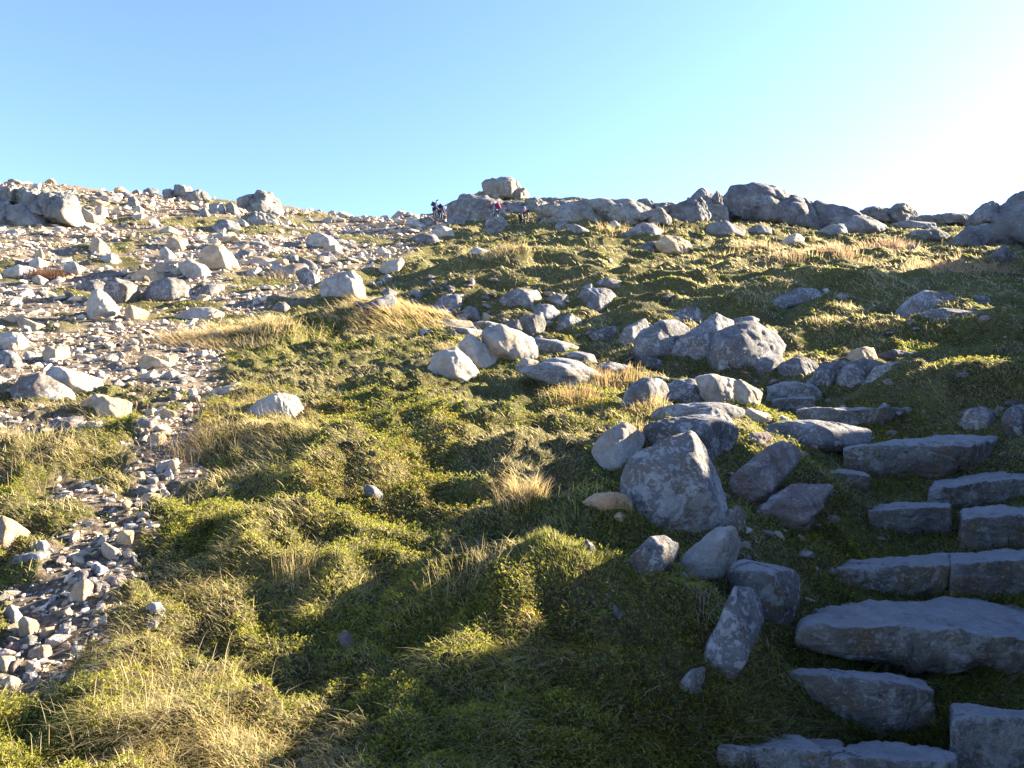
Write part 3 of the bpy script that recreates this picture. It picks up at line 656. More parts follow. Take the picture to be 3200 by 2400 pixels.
rock('boulder', 'F', '1040,220 1190,198 1280,230 1370,240 1442,300 1440,442 1280,457 1200,435 1150,270', 'pale', 'brilliant white boulder in full sun beside the upper steps', k=5, sharp=36, inner=[(1160, 230, .3), (1200, 420, .3)])
rock('boulder', 'F', '1370,252 1420,238 1500,290 1602,350 1570,405 1450,455 1400,385', 'pale', 'pale rock leaning on the right of the brilliant white boulder', k=5)
rock('boulder', 'F', '640,215 720,208 860,235 780,260 680,245', 'grey', 'thin grey slab behind the smooth rounded boulder')
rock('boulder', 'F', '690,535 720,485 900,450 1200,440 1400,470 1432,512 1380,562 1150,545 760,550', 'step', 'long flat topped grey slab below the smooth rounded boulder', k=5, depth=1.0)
rock('boulder', 'F', '1000,565 1060,500 1180,480 1280,510 1340,590 1367,662 1200,610 1050,600', 'grey', 'curved slab draped over the back of the two great boulders', k=5)
rock('boulder', 'F', '1430,505 1500,488 1640,530 1702,570 1680,602 1560,604 1440,564', 'pale', 'knobbly bright stone right of the long flat topped slab', k=5)
rock('boulder', 'F', '1690,565 1760,543 1840,570 1882,612 1800,605', 'pale', 'small bright stone next to the knobbly one')
rock('boulder', 'F', '600,722 620,640 700,598 900,570 1130,543 1290,590 1380,660 1372,742 1190,952 1060,900 800,780', 'grey', 'great boulder behind the largest one, with a dazzling right face', k=6, sharp=36, chops=1, amp=.022, inner=[(1165, 585, .35), (1080, 760, .5), (700, 640, .2)])
rock('boulder', 'F', '410,1105 430,1020 530,880 700,790 800,750 1010,675 1060,740 1140,960 1230,1110 1262,1240 1230,1302 1090,1375 850,1495 720,1540 600,1485 500,1405 430,1220', 'grey', 'largest lichened boulder with orange stains, standing over the bank', k=6, sharp=30, chops=1, amp=.02, depth=.62, inner=[(1000, 690, .15), (1120, 980, .45), (1150, 1260, .5), (650, 1440, .45), (560, 950, .3)])
rock('boulder', 'F', '138,905 170,800 280,668 430,608 480,660 592,720 540,790 510,880 450,965 300,1015 180,995', 'pale', 'light lichened boulder leaning on the left of the largest boulder', k=6, sharp=24, amp=.035)
rock('boulder', 'F', '68,1295 180,1225 330,1208 440,1250 472,1302 440,1345 200,1345', 'tan', 'flat grey brown stone in the grass left of the largest boulder', k=5)
rock('boulder', 'F', '1300,1205 1340,1100 1560,1010 1640,900 1700,810 1790,793 1900,860 1912,932 1780,1045 1640,1095 1560,1255 1430,1265', 'pink', 'pinkish grey boulder slanting up to the right, right of the largest boulder', k=6, amp=.03)
rock('boulder', 'F', '1628,1355 1700,1260 1860,1160 2000,1148 2205,1148 2190,1205 2080,1305 1950,1445 1700,1482 1640,1445', 'pink', 'flaky brown rock with vertical grain in the bank left of the steps', k=6, amp=.03, strata=.03)
rock('boulder', 'G', '-40,705 0,640 100,610 360,590 500,600 700,640 862,670 850,725 640,755 430,815 300,815 60,740', 'grey', 'broad flat sunlit slab left of the upper steps', k=6, sharp=24, amp=.018, depth=1.1)
rock('boulder', 'F', '1460,745 1520,700 1670,698 1692,792 1500,804', 'pink', 'small square stone under the mossy lip, left of the broad flat slab')
rock('boulder', 'F', '1240,1480 1270,1400 1400,1330 1462,1390 1440,1502 1410,1602 1370,1625 1250,1560', 'grey', 'narrow pale rock wedged under the largest boulder', k=5)
rock('boulder', 'J', '245,275 280,220 380,170 440,98 540,93 577,180 560,242 470,385 400,390 260,335', 'pale', 'pale boulder with a bright right edge below the largest boulder', k=6, sharp=28, amp=.025, inner=[(430, 300, .45), (500, 130, .4), (300, 290, .3)])
rock('boulder', 'J', '-60,262 0,200 50,150 150,138 212,180 200,252 100,292 0,335 -90,350', 'grey', 'rounded grey stone at the left under the largest boulder', k=5)
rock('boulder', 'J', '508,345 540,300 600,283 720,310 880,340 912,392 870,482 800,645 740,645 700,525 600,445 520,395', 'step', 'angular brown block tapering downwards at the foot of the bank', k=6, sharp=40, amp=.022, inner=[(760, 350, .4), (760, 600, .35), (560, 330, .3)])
rock('boulder', 'J', '440,705 520,560 540,448 640,448 700,540 702,622 610,702 500,875 400,905 350,875', 'grey', 'long white crusted rock running down the bank beside the lower steps', k=6, amp=.03)
rock('boulder', 'J', '228,985 290,910 370,898 350,982 260,1035', 'grey', 'small grey rock end poking out of the bank at the bottom')
rock('boulder', 'J', '1340,905 1390,820 1440,850 1450,908', 'pale', 'little grey stone standing under the big broad step')
rock('boulder', 'G', '1700,610 1730,500 1820,480 2000,520 2010,560 1900,660 1780,665', 'grey', 'left one of the two whitish rocks at the right edge above the steps', k=5)
rock('boulder', 'G', '2030,600 2060,520 2140,465 2300,460 2340,600 2250,720 2150,690', 'grey', 'right one of the two whitish rocks at the right edge above the steps', k=5)
rock('boulder', 'G', '2040,440 2090,412 2180,405 2260,420 2240,455 2060,462', 'dark', 'dark rounded stone behind the two whitish rocks at the right edge')
# near left
rock('boulder', 'D', '60,470 120,360 250,330 240,395 440,420 430,470 200,500 50,505', 'grey', 'long blue grey rock in shade at the foot of the leaning bright slab', k=5)
rock('boulder', 'D', '240,380 320,290 380,290 420,310 560,345 635,372 590,405 520,438 480,470 430,410 260,395', 'pale', 'bright slab leaning over a dark overhang at the left', k=5, sharp=50, chops=1, inner=[(410, 320, .3), (440, 400, .5)])
rock('boulder', 'D', '475,560 540,510 650,480 760,490 830,520 780,590 620,610 500,590', 'tan', 'flat tan topped rock in grass below the leaning bright slab', k=5)
rock('boulder', 'D', '520,510 600,462 690,475 640,500 540,520', 'tan', 'thin rusty plate lying behind the flat tan topped rock')
rock('boulder', 'D', '1555,570 1620,500 1720,460 1870,475 1902,555 1860,612 1700,605 1600,600', 'pale', 'dazzling white boulder alone in the grass, near left', k=6, amp=.045, inner=[(1720, 480, .3), (1660, 590, .4)])
rock('boulder', 'D', '1330,440 1400,420 1510,390 1537,425 1480,450 1350,462', 'pale', 'pale slab end beside the scree strip, above the white boulder')
rock('boulder', 'D', '270,200 290,165 380,160 440,190 400,225 350,260 280,265', 'tan', 'tan block with a sunlit top at the left edge of the scree hollow', k=5, sharp=40)
rock('boulder', 'D', '870,250 900,222 960,222 1095,285 1060,300 890,290', 'tan', 'brown wedge in the middle of the small stone scree')
rock('boulder', 'D', '-40,240 10,185 70,190 140,240 120,280 -40,300', 'grey', 'grey boulder at the left edge beside the tan block')
rock('boulder', 'D', '255,680 330,630 520,600 530,640 400,690 270,715', 'grey', 'low grey rock in the grass at the left, beside tall bent stems')
rock('boulder', 'D', '540,640 640,630 645,665 560,680', 'pale', 'small pale slab right of the low grey rock in grass')
rock('boulder', 'D', '880,340 960,320 1015,350 960,370 890,365', 'pale', 'flat pale stone in the scree strip below the brown wedge')
rock('boulder', 'D', '1020,350 1060,320 1130,330 1130,360 1060,372', 'pale', 'pale cobble right of the flat pale stone')
rock('boulder', 'D', '585,340 620,315 655,325 650,358 600,362', 'pale', 'white cobble right of the leaning bright slab')
rock('boulder', 'D', '920,740 960,710 1030,703 1045,730 1010,790 950,770', 'tan', 'sharp tan stone with sunlit top in the scree strip', k=5, sharp=50)
rock('boulder', 'D', '995,570 1030,555 1100,575 1140,610 1100,626 1030,605', 'tan', 'tan plate on top of the little heap in the scree strip', sharp=50)
rock('boulder', 'D', '910,560 960,550 1000,575 960,602 920,590', 'tan', 'brown flat stone left on top of the little heap')
rock('boulder', 'D', '850,660 880,615 980,615 1005,655 960,680 880,680', 'pink', 'reddish stone in the middle of the little heap')
rock('boulder', 'D', '1060,780 1090,755 1130,760 1145,800 1080,820', 'grey', 'grey cobble below the sharp tan stone')
rock('boulder', 'D', '1035,940 1065,880 1110,870 1130,895 1100,930 1060,950', 'tan', 'brown upright block low in the scree strip', sharp=50)
rock('boulder', 'D', '840,1080 870,1045 980,1030 1000,1070 900,1095 850,1100', 'grey', 'grey slab at the lower end of the scree strip')
rock('boulder', 'D', '855,990 860,950 905,950 910,1000 870,1010', 'tan', 'small tan block at the left of the grey slab end')
rock('boulder', 'D', '920,1030 925,990 990,985 995,1010 950,1032', 'pale', 'square pale stone above the grey slab end')
rock('boulder', 'H', '-80,60 0,25 60,50 150,105 185,125 130,200 60,235 -80,215', 'tan', 'big orange tan boulder cut by the left edge', k=6, sharp=36, amp=.03)
rock('boulder', 'H', '85,310 90,275 250,245 310,245 260,315 130,335', 'grey', 'long flat grey stone below the orange tan boulder')
rock('boulder', 'H', '225,220 240,180 290,180 310,215 300,240 230,240', 'pale', 'pale cobble between the orange tan boulder and the gravel')
rock('boulder', 'H', '442,510 470,450 540,420 580,450 560,520 500,555', 'tan', 'tan faceted stone standing in the gravel patch', k=5, sharp=40)
rock('boulder', 'H', '475,380 500,360 560,365 590,390 540,430 490,430', 'grey', 'blue grey stone just above the tan faceted stone')
rock('boulder', 'H', '560,460 580,440 640,450 640,485 590,500', 'grey', 'grey stone right of the tan faceted stone')
rock('boulder', 'H', '640,240 650,185 700,210 790,265 760,290 690,285', 'pale', 'pale wedge in the upper gravel patch')
rock('boulder', 'H', '735,165 760,120 840,120 850,160 820,205 750,185', 'tan', 'orange stained stone at the top of the gravel patch', k=5)
rock('boulder', 'H', '610,190 640,150 680,150 670,190 630,210', 'pale', 'pale stone left of the orange stained one')
rock('boulder', 'H', '570,340 600,325 670,350 665,395 610,395', 'grey', 'flat light grey stone in the middle of the gravel patch')
rock('boulder', 'H', '670,420 700,405 780,400 790,440 720,460 680,450', 'pink', 'reddish brown stone right in the gravel patch')
rock('boulder', 'H', '810,300 830,275 860,300 850,335 820,335', 'grey', 'small grey stone at the right rim of the gravel patch')
rock('boulder', 'H', '925,610 950,570 1000,570 1020,610 970,635', 'grey', 'mottled grey stone in grass right of the gravel patch')
rock('boulder', 'H', '915,710 930,670 990,662 1005,690 960,735', 'pink', 'pinkish stone in grass below the mottled grey one')
rock('boulder', 'H', '445,880 460,845 520,840 535,880 500,905 455,902', 'pale', 'cream stone in grass at the right end of the bottom gravel')
rock('boulder', 'H', '35,610 60,580 105,600 125,660 100,710 50,680', 'pale', 'brilliant white stone near the left edge of the gravel')
rock('boulder', 'H', '120,690 150,660 230,680 250,720 200,770 130,740', 'tan', 'brownish stone below the brilliant white stone')
rock('boulder', 'H', '125,850 130,810 180,775 235,785 240,830 200,850', 'grey', 'blue grey block in the lower gravel')
rock('boulder', 'H', '255,770 280,730 340,720 330,760 290,790', 'tan', 'tan slanting stone in the lower gravel')
rock('boulder', 'H', '360,760 390,710 450,690 440,740 390,775', 'grey', 'long grey stone standing obliquely in the lower gravel')
rock('boulder', 'H', '225,905 260,840 310,840 310,895 270,915', 'tan', 'tan block near the bottom of the gravel')
rock('boulder', 'H', '0,1110 5,1060 60,1030 145,1060 130,1095 40,1125', 'pale', 'long pale stone lowest at the left edge')
rock('boulder', 'H', '160,985 170,940 240,935 250,970 200,1000', 'pale', 'pale rounded stone in the bottom gravel')
rock('boulder', 'H', '-20,960 0,905 90,910 60,970 0,1000', 'tan', 'tan sunlit stone at the left edge above the long pale one')
rock('boulder', 'H', '50,1000 60,960 110,920 130,930 100,985 60,1005', 'pink', 'rusty plate on edge in the bottom gravel')
rock('boulder', 'H', '150,1045 150,1010 220,1005 235,1050 180,1060', 'grey', 'grey cobble at the bottom of the gravel')
rock('boulder', 'E', '270,1250 300,1240 340,1245 388,1290 360,1325 310,1310', 'grey', 'single pale stone at the edge of the grass shadow')
rock('boulder', 'I', '120,795 140,750 175,748 205,790 215,840 190,860 150,840', 'pink', 'lone pinkish stone in the shaded grass near the bottom')
rock('boulder', 'I', '290,890 310,880 328,895 310,910', 'tan', 'tiny tan stone right of the lone pinkish one')
rock('boulder', 'I', '1840,620 1850,580 1900,640 1880,665', 'grey', 'grey rock tip showing at the edge of the sunlit hummock')
rock('boulder', 'I', '1640,200 1680,180 1720,210 1720,260 1660,250', 'grey', 'shaded rock showing in the hollow of the front hummock')
rock('boulder', 'E', '1850,1430 1880,1405 1930,1430 1920,1460 1870,1460', 'tan', 'stone peeping from the top of the front grass hummock')

# ---------------------------------------------------------------- stone steps
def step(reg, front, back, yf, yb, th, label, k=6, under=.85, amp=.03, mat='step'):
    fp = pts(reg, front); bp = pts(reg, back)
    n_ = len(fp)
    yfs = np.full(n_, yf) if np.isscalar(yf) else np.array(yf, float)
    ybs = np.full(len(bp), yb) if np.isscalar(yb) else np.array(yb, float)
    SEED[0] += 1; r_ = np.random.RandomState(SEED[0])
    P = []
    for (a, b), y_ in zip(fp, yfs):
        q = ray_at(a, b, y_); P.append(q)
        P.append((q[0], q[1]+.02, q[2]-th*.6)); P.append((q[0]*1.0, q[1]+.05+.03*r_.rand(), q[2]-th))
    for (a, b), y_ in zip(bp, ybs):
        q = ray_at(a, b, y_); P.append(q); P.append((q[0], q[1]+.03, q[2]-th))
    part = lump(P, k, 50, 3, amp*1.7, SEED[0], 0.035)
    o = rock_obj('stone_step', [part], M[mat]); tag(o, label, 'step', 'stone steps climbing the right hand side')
    return o
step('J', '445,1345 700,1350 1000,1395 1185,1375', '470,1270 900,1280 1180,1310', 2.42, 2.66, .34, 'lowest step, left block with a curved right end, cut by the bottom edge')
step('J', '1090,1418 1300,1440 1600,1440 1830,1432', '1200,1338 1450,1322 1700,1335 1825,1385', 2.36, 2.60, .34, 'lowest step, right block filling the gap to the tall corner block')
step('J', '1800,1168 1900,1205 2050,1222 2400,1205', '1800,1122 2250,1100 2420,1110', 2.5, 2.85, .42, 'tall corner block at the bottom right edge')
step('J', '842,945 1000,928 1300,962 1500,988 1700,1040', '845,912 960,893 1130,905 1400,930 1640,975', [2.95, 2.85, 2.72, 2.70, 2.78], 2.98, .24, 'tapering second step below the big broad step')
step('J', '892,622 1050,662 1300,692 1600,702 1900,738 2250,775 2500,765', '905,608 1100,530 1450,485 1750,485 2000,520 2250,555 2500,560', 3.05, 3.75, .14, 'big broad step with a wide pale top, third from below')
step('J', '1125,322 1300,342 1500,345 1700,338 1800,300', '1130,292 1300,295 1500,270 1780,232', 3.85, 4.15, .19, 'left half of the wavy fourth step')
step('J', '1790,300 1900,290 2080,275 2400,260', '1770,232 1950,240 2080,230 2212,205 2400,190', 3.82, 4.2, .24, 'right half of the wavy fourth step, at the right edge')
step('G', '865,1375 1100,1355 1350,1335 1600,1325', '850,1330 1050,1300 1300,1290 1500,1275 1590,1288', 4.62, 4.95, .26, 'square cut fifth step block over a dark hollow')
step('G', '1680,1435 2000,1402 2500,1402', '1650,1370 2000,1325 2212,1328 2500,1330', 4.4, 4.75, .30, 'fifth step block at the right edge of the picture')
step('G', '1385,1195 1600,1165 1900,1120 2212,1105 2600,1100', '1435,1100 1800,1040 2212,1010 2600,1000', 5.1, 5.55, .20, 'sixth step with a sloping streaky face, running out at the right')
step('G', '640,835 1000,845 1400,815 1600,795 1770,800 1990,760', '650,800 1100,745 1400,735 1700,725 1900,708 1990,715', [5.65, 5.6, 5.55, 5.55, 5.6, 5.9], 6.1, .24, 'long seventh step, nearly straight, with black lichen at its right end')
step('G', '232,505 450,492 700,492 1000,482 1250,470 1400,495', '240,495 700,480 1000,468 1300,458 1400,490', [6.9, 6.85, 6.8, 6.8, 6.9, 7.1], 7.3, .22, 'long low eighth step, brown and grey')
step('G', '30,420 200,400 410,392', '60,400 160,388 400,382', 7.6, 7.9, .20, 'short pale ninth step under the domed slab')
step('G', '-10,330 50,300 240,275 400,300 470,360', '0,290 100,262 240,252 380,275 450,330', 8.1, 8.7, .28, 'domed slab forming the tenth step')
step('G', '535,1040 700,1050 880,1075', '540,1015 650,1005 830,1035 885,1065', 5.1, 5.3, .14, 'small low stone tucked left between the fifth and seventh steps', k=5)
# ---------------------------------------------------------------- loose stones of the scree
protos = []
for i in range(14):
    r_ = np.random.RandomState(500+i)
    a = np.array([1, r_.uniform(.6, .95), r_.uniform(.32, .7)])
    P = r_.randn(14, 3); P /= np.linalg.norm(P, axis=1)[:, None]; P *= a
    V, Fc = lump(P, 3, 60, 3, .03, 500+i)
    me = mesh_np('loose_stone', V, Fc.ravel(), np.full(len(Fc), 3), None, False)
    protos.append(me)
lows = []
for i in range(10):
    r_ = np.random.RandomState(700+i)
    a = np.array([1, r_.uniform(.6, .95), r_.uniform(.3, .7)])
    P = r_.randn(10, 3); P /= np.linalg.norm(P, axis=1)[:, None]; P *= a
    V, Fc = lump(P, 2, 60, 2, .02, 700+i)
    lows.append((V, Fc))
variants = {k: [] for k in ('pale', 'tan', 'grey', 'pink')}
for k in variants:
    for p_ in protos:
        q = p_.copy(); q.materials.append(M[k]); variants[k].append(q)

STOP = ('the', 'of', 'in', 'at', 'on', 'a', 'and', 'to', 'with', 'by', 'below', 'above', 'right', 'left', 'just', 'from', 'over', 'small', 'two', 'one', 'its', 'between', 'beside', 'towards', 'under', 'cut', 'sunk', 'far', 'lower', 'upper', 'bottom', 'standing', 'lying', 'poking', 'big', 'sloping', 'against', 'behind', 'perched', 'touching')
N = 52000
ly = rs.uniform(math.log(1.9), math.log(57), N); yy = np.exp(ly)
tt = rs.uniform(-.86, .42, N); xx = tt*yy
mk = scree_mask(xx, yy)
# a few strays in the turf just outside
keep = (rs.rand(N) < mk**1.3*np.interp(yy, [2, 8, 16, 30, 57], [.75, .85, .9, .95, 1])) | ((rs.rand(N) < .006) & (tt < .2)) | ((rs.rand(N) < .05) & (yy > 30) & (tt > -.1))
xx, yy, mk = xx[keep], yy[keep], mk[keep]
px = np.exp(rs.randn(len(xx))*.62+math.log(10.)); px = np.clip(px, 4.5, 42)
px *= np.interp(yy, [2, 4, 6, 9, 57], [1.35, 1.3, 1.25, 1.15, .95])
px = np.where(mk < .3, np.minimum(px, 9), px)
sz = px*.5*yy/F                       # half length in metres
zz = hill(xx, yy)
order = np.argsort(-px)
big = order[:300]; rest = order[300:]
print('scree stones', len(xx))
gx = hill(xx+.05, yy)-hill(xx-.05, yy); gy = hill(xx, yy+.05)-hill(xx, yy-.05)
nrm = np.stack([-gx/.1, -gy/.1, np.ones_like(gx)], 1); nrm /= np.linalg.norm(nrm, axis=1)[:, None]
def rotm(n_, yaw, tilt, r_):
    # basis with z along the ground normal, then yaw and a little tilt
    nz = n_+r_*tilt; nz /= np.linalg.norm(nz, axis=-1)[:, None]
    c, s = np.cos(yaw), np.sin(yaw); ax = np.stack([c, s, np.zeros_like(c)], 1)
    ty = np.cross(nz, ax); ty /= np.linalg.norm(ty, axis=1)[:, None]
    tx = np.cross(ty, nz)
    return np.stack([tx, ty, nz], 2)
yaw = rs.uniform(0, 2*math.pi, len(xx)); Rm = rotm(nrm, yaw, rs.uniform(.1, .75, len(xx))[:, None], rs.randn(len(xx), 3)*.6)
from mathutils import Matrix
_lm = [o for o in COL.objects if o.get('category') in ('boulder', 'crag')]
LM = np.array([o.location[:2] for o in _lm]); LML = [o['label'] for o in _lm]
for q, i in enumerate(big):
    kind = rs.choice(['pale', 'tan', 'grey', 'pink'], p=[.46, .28, .18, .08])
    size = 'large' if q < 60 else ('middling' if q < 160 else 'small')
    dd_ = np.hypot((LM[:, 0]-float(xx[i]))/yy[i], (LM[:, 1]-float(yy[i]))/yy[i]/2.2); k_ = int(np.argmin(dd_))
    ddx = float(xx[i])-LM[k_, 0]; ddy = (float(yy[i])-LM[k_, 1])*.45
    side = ('right' if ddx > 0 else 'left') if abs(ddx) > abs(ddy) else ('above' if ddy > 0 else 'below')
    pos = {'right': 'just right of the', 'left': 'just left of the', 'above': 'just above the', 'below': 'just below the'}[side]
    word = {'pale': 'cream', 'tan': 'tan', 'grey': 'grey', 'pink': 'reddish'}[kind]
    ref = LML[k_].split(',')[0].split()[:8]
    while ref[-1] in STOP: ref.pop()
    lab = ' '.join([size, word, 'loose stone', pos]+ref)
    gl_ = gully(xx[i:i+1], yy[i:i+1])
    o = bpy.data.objects.new('loose_stone', variants[kind][rs.randint(14)]); COL.objects.link(o)
    m3 = Matrix([list(map(float, r)) for r in Rm[i]])
    s = float(sz[i])
    o.matrix_world = Matrix.Translation((float(xx[i]), float(yy[i]), float(zz[i])+s*.16)) @ m3.to_4x4() @ Matrix.Diagonal((s, s*rs.uniform(.7, 1), s*rs.uniform(.6, 1.15), 1))
    tag(o, lab, 'stone', 'loose stones of the left scree')
Vs, Fs_, Cs, off = [], [], [], 0
pal = np.array([(.36, .30, .225), (.31, .225, .14), (.22, .20, .175), (.28, .18, .12), (.42, .37, .295), (.18, .15, .115)])*1.3
for i in rest:
    V, Fc = lows[rs.randint(10)]
    s = sz[i]*np.array([1, rs.uniform(.65, 1), rs.uniform(.6, 1.1)])
    v = (V*s)@Rm[i].T+np.array([xx[i], yy[i], zz[i]+sz[i]*.15])
    Vs.append(v); Fs_.append(Fc+off); off += len(v)
    c = pal[rs.choice(6, p=[.28, .25, .2, .09, .12, .06])]*rs.uniform(.8, 1.15)
    Cs.append(np.tile([c[0], c[1], c[2], 1.], (len(v), 1)))
def attr_mat(name, rough=.9, transl=0.0, bumpy=0):
    m, n, l, p = newmat(name)
    at = n.new('ShaderNodeAttribute'); at.attribute_name = 'tint'
    p.inputs['Roughness'].default_value = rough; p.inputs['Specular IOR Level'].default_value = .2
    g = n.new('ShaderNodeNewGeometry')
    col = at.outputs['Color']
    if bumpy:
        t = noise(n, l, g.outputs['Position'], bumpy, 6, .7)
        col = mix(n, l, 1.0, col, ramp(n, l, t.outputs[0], [(.3, (.6, .6, .62)), (.6, (1.15, 1.13, 1.1))]).outputs[0], 'MULTIPLY')
        bu = n.new('ShaderNodeBump'); bu.inputs['Strength'].default_value = .6; bu.inputs['Distance'].default_value = .03
        l.new(t.outputs[0], bu.inputs['Height']); l.new(bu.outputs[0], p.inputs['Normal'])
    l.new(col, p.inputs['Base Color'])
    if transl:
        tr = n.new('ShaderNodeBsdfTranslucent'); l.new(col, tr.inputs['Color'])
        mx = n.new('ShaderNodeMixShader'); mx.inputs[0].default_value = transl
        l.new(p.outputs[0], mx.inputs[1]); l.new(tr.outputs[0], mx.inputs[2])
        l.new(mx.outputs[0], n['Material Output'].inputs[0])
    return m
M['scree'] = attr_mat('small broken stones', .9, 0, 18)
me = mesh_np('scree', np.vstack(Vs), np.vstack(Fs_).ravel(), np.full(sum(len(f) for f in Fs_), 3), M['scree'], False, {'tint': ('FLOAT_COLOR', np.vstack(Cs))})
tag(link('scree', me), 'small broken stones of the scree covering the left of the slope', 'scree', kind='stuff')

# half buried stones showing in the turf along the paved gully
gv_ = variants['grey']+variants['pink'][:4]+variants['pale'][:3]
rr2 = np.random.RandomState(77)
n_em = 0
LM = np.vstack([LM, [o.location[:2] for o in COL.objects if o.get('category') == 'step']]); LML += [o['label'] for o in COL.objects if o.get('category') == 'step']
while n_em < 250:
    v = rr2.uniform(560, 1000)
    u = np.interp(v, _pv, _pu)+rr2.randn()*(150 if v < 850 else 190)+(40 if v < 800 else 60)
    if rr2.rand() < .22: u = rr2.uniform(1000, 2212); v = rr2.uniform(500, 760)
    if n_em >= 170: u, v = (rr2.uniform(1470, 1800), rr2.uniform(880, 1330)) if n_em % 2 else (rr2.uniform(1620, 2230), rr2.uniform(870, 1640))
    if u < 760 or u > 2260: continue
    y = hit(u, v); x = ray_at(u, v, y)[0]
    if np.hypot((LM[:, 0]-x), (LM[:, 1]-y)).min() < (.12 if n_em < 170 else .06): continue
    s = (rr2.uniform(5, 13) if n_em % 2 == 0 else rr2.uniform(9, 22))*y/F if n_em >= 170 else (rr2.uniform(7, 22) if v > 600 else rr2.uniform(4, 11))*y/F
    o = bpy.data.objects.new('half_buried_stone', gv_[rr2.randint(len(gv_))]); COL.objects.link(o)
    o.location = (x, y, float(hill(np.array([x]), np.array([y]))[0])+s*.12); o.scale = (s, s*rr2.uniform(.7, 1), s*rr2.uniform(.7, 1.3)); o.rotation_euler = (rr2.uniform(-.4, .4), rr2.uniform(-.4, .4), rr2.uniform(0, 6))
    k_ = int(np.argmin(np.hypot((LM[:, 0]-x)/y, (LM[:, 1]-y)/y/2.2))); dx_ = x-LM[k_, 0]; dy_ = (y-LM[k_, 1])*.45
    pos = ('just right of the' if dx_ > 0 else 'just left of the') if abs(dx_) > abs(dy_) else ('just above the' if dy_ > 0 else 'just below the')
    ref = LML[k_].split(',')[0].split()[:7]
    while ref[-1] in STOP: ref.pop()
    tag(o, ' '.join(['half buried stone in turf', pos]+ref), 'stone', 'half buried stones beside the paved gully'); n_em += 1
from collections import defaultdict
_dup = defaultdict(list)
for o in COL.objects:
    if o.get('category') == 'stone': _dup[o['label']].append(o)
for lab, L_ in _dup.items():
    if len(L_) < 2: continue
    L_.sort(key=lambda o: o.location.x/max(o.location.y, 1)); k = len(L_)
    names_ = ['leftmost']+['second', 'third', 'fourth', 'fifth', 'sixth', 'seventh'][:max(0, k-2)]+['rightmost']
    for w_, o in zip(names_, L_): o['label'] = w_+' '+lab.replace('loose ', '').replace('stone in turf', 'stone')
# ---------------------------------------------------------------- grass, moss and straw
M['grass'] = attr_mat('grass blades', .75, .55)
def blades(bx, by, bz, L, W, az_, bend, up, cols, name, tilt=0.0):
    """curved tapering blades, one row of arrays per blade"""
    n = len(bx)
    d = np.stack([np.cos(az_), np.sin(az_), np.zeros(n)], 1)
    side = np.stack([-np.sin(az_+.6), np.cos(az_+.6), np.zeros(n)], 1)
    base = np.stack([bx, by, bz], 1)
    rows = []
    for s, w in ((0, 1.0), (.4, .9), (.75, .6), (1.0, 0)):
        hgt = L*(s*up-.55*bend*s*s*up); out = L*(bend*(.25*s+.95*s*s)+tilt*s)
        c = base+d*out[:, None]+np.stack([np.zeros(n), np.zeros(n), hgt], 1)
        if w > 0: rows += [c-side*(W*w*.5)[:, None], c+side*(W*w*.5)[:, None]]
        else: rows += [c]
    V = np.stack(rows, 1).reshape(-1, 3)
    b = (np.arange(n)*7)[:, None]
    q1 = b+np.array([0, 1, 3, 2]); q2 = b+np.array([2, 3, 5, 4]); t = b+np.array([4, 5, 6])
    idx = np.concatenate([q1, q2, t], 1).ravel()
    sizes = np.tile([4, 4, 3], n)
    C = np.repeat(np.concatenate([cols, np.ones((n, 1))], 1), 7, 0)
    me = mesh_np(name, V, idx, sizes, M['grass'], True, {'tint': ('FLOAT_COLOR', C)})
    return link(name, me)
def gauss_uv(u, v, spots):
    r = np.zeros_like(u)
    for (a, b, ru, rv, k) in spots: r = np.maximum(r, k*np.exp(-((u-a)/ru)**2-((v-b)/rv)**2))
    return r
STRAW = [(350, 1050, 330, 130, .45), (250, 1450, 300, 160, .35), (700, 1250, 160, 90, .3), (1500, 560, 700, 60, .35), (760, 930, 200, 90, .3), (860, 665, 80, 30, 1.2), (790, 700, 60, 25, .5), (480, 715, 110, 25, .9), (600, 700, 120, 18, .6), (560, 900, 170, 70, .6), (120, 990, 180, 60, .7), (600, 1010, 110, 80, .6),
         (680, 1180, 120, 60, .4), (470, 1270, 90, 60, .7), (1130, 1070, 45, 40, 1.0), (1330, 860, 60, 12, .9), (300, 1560, 200, 60, .5), (60, 1290, 80, 60, .6),
         (1850, 545, 330, 28, .9), (2050, 580, 240, 25, .8), (1350, 520, 400, 20, .4), (1080, 540, 60, 14, .7), (1700, 580, 100, 20, .5), (1050, 1430, 180, 60, .35), (1400, 930, 200, 18, .4), (1620, 720, 300, 40, .2),
         (1420, 940, 40, 10, .9), (150, 880, 140, 40, .5), (1950, 650, 260, 50, .5)]
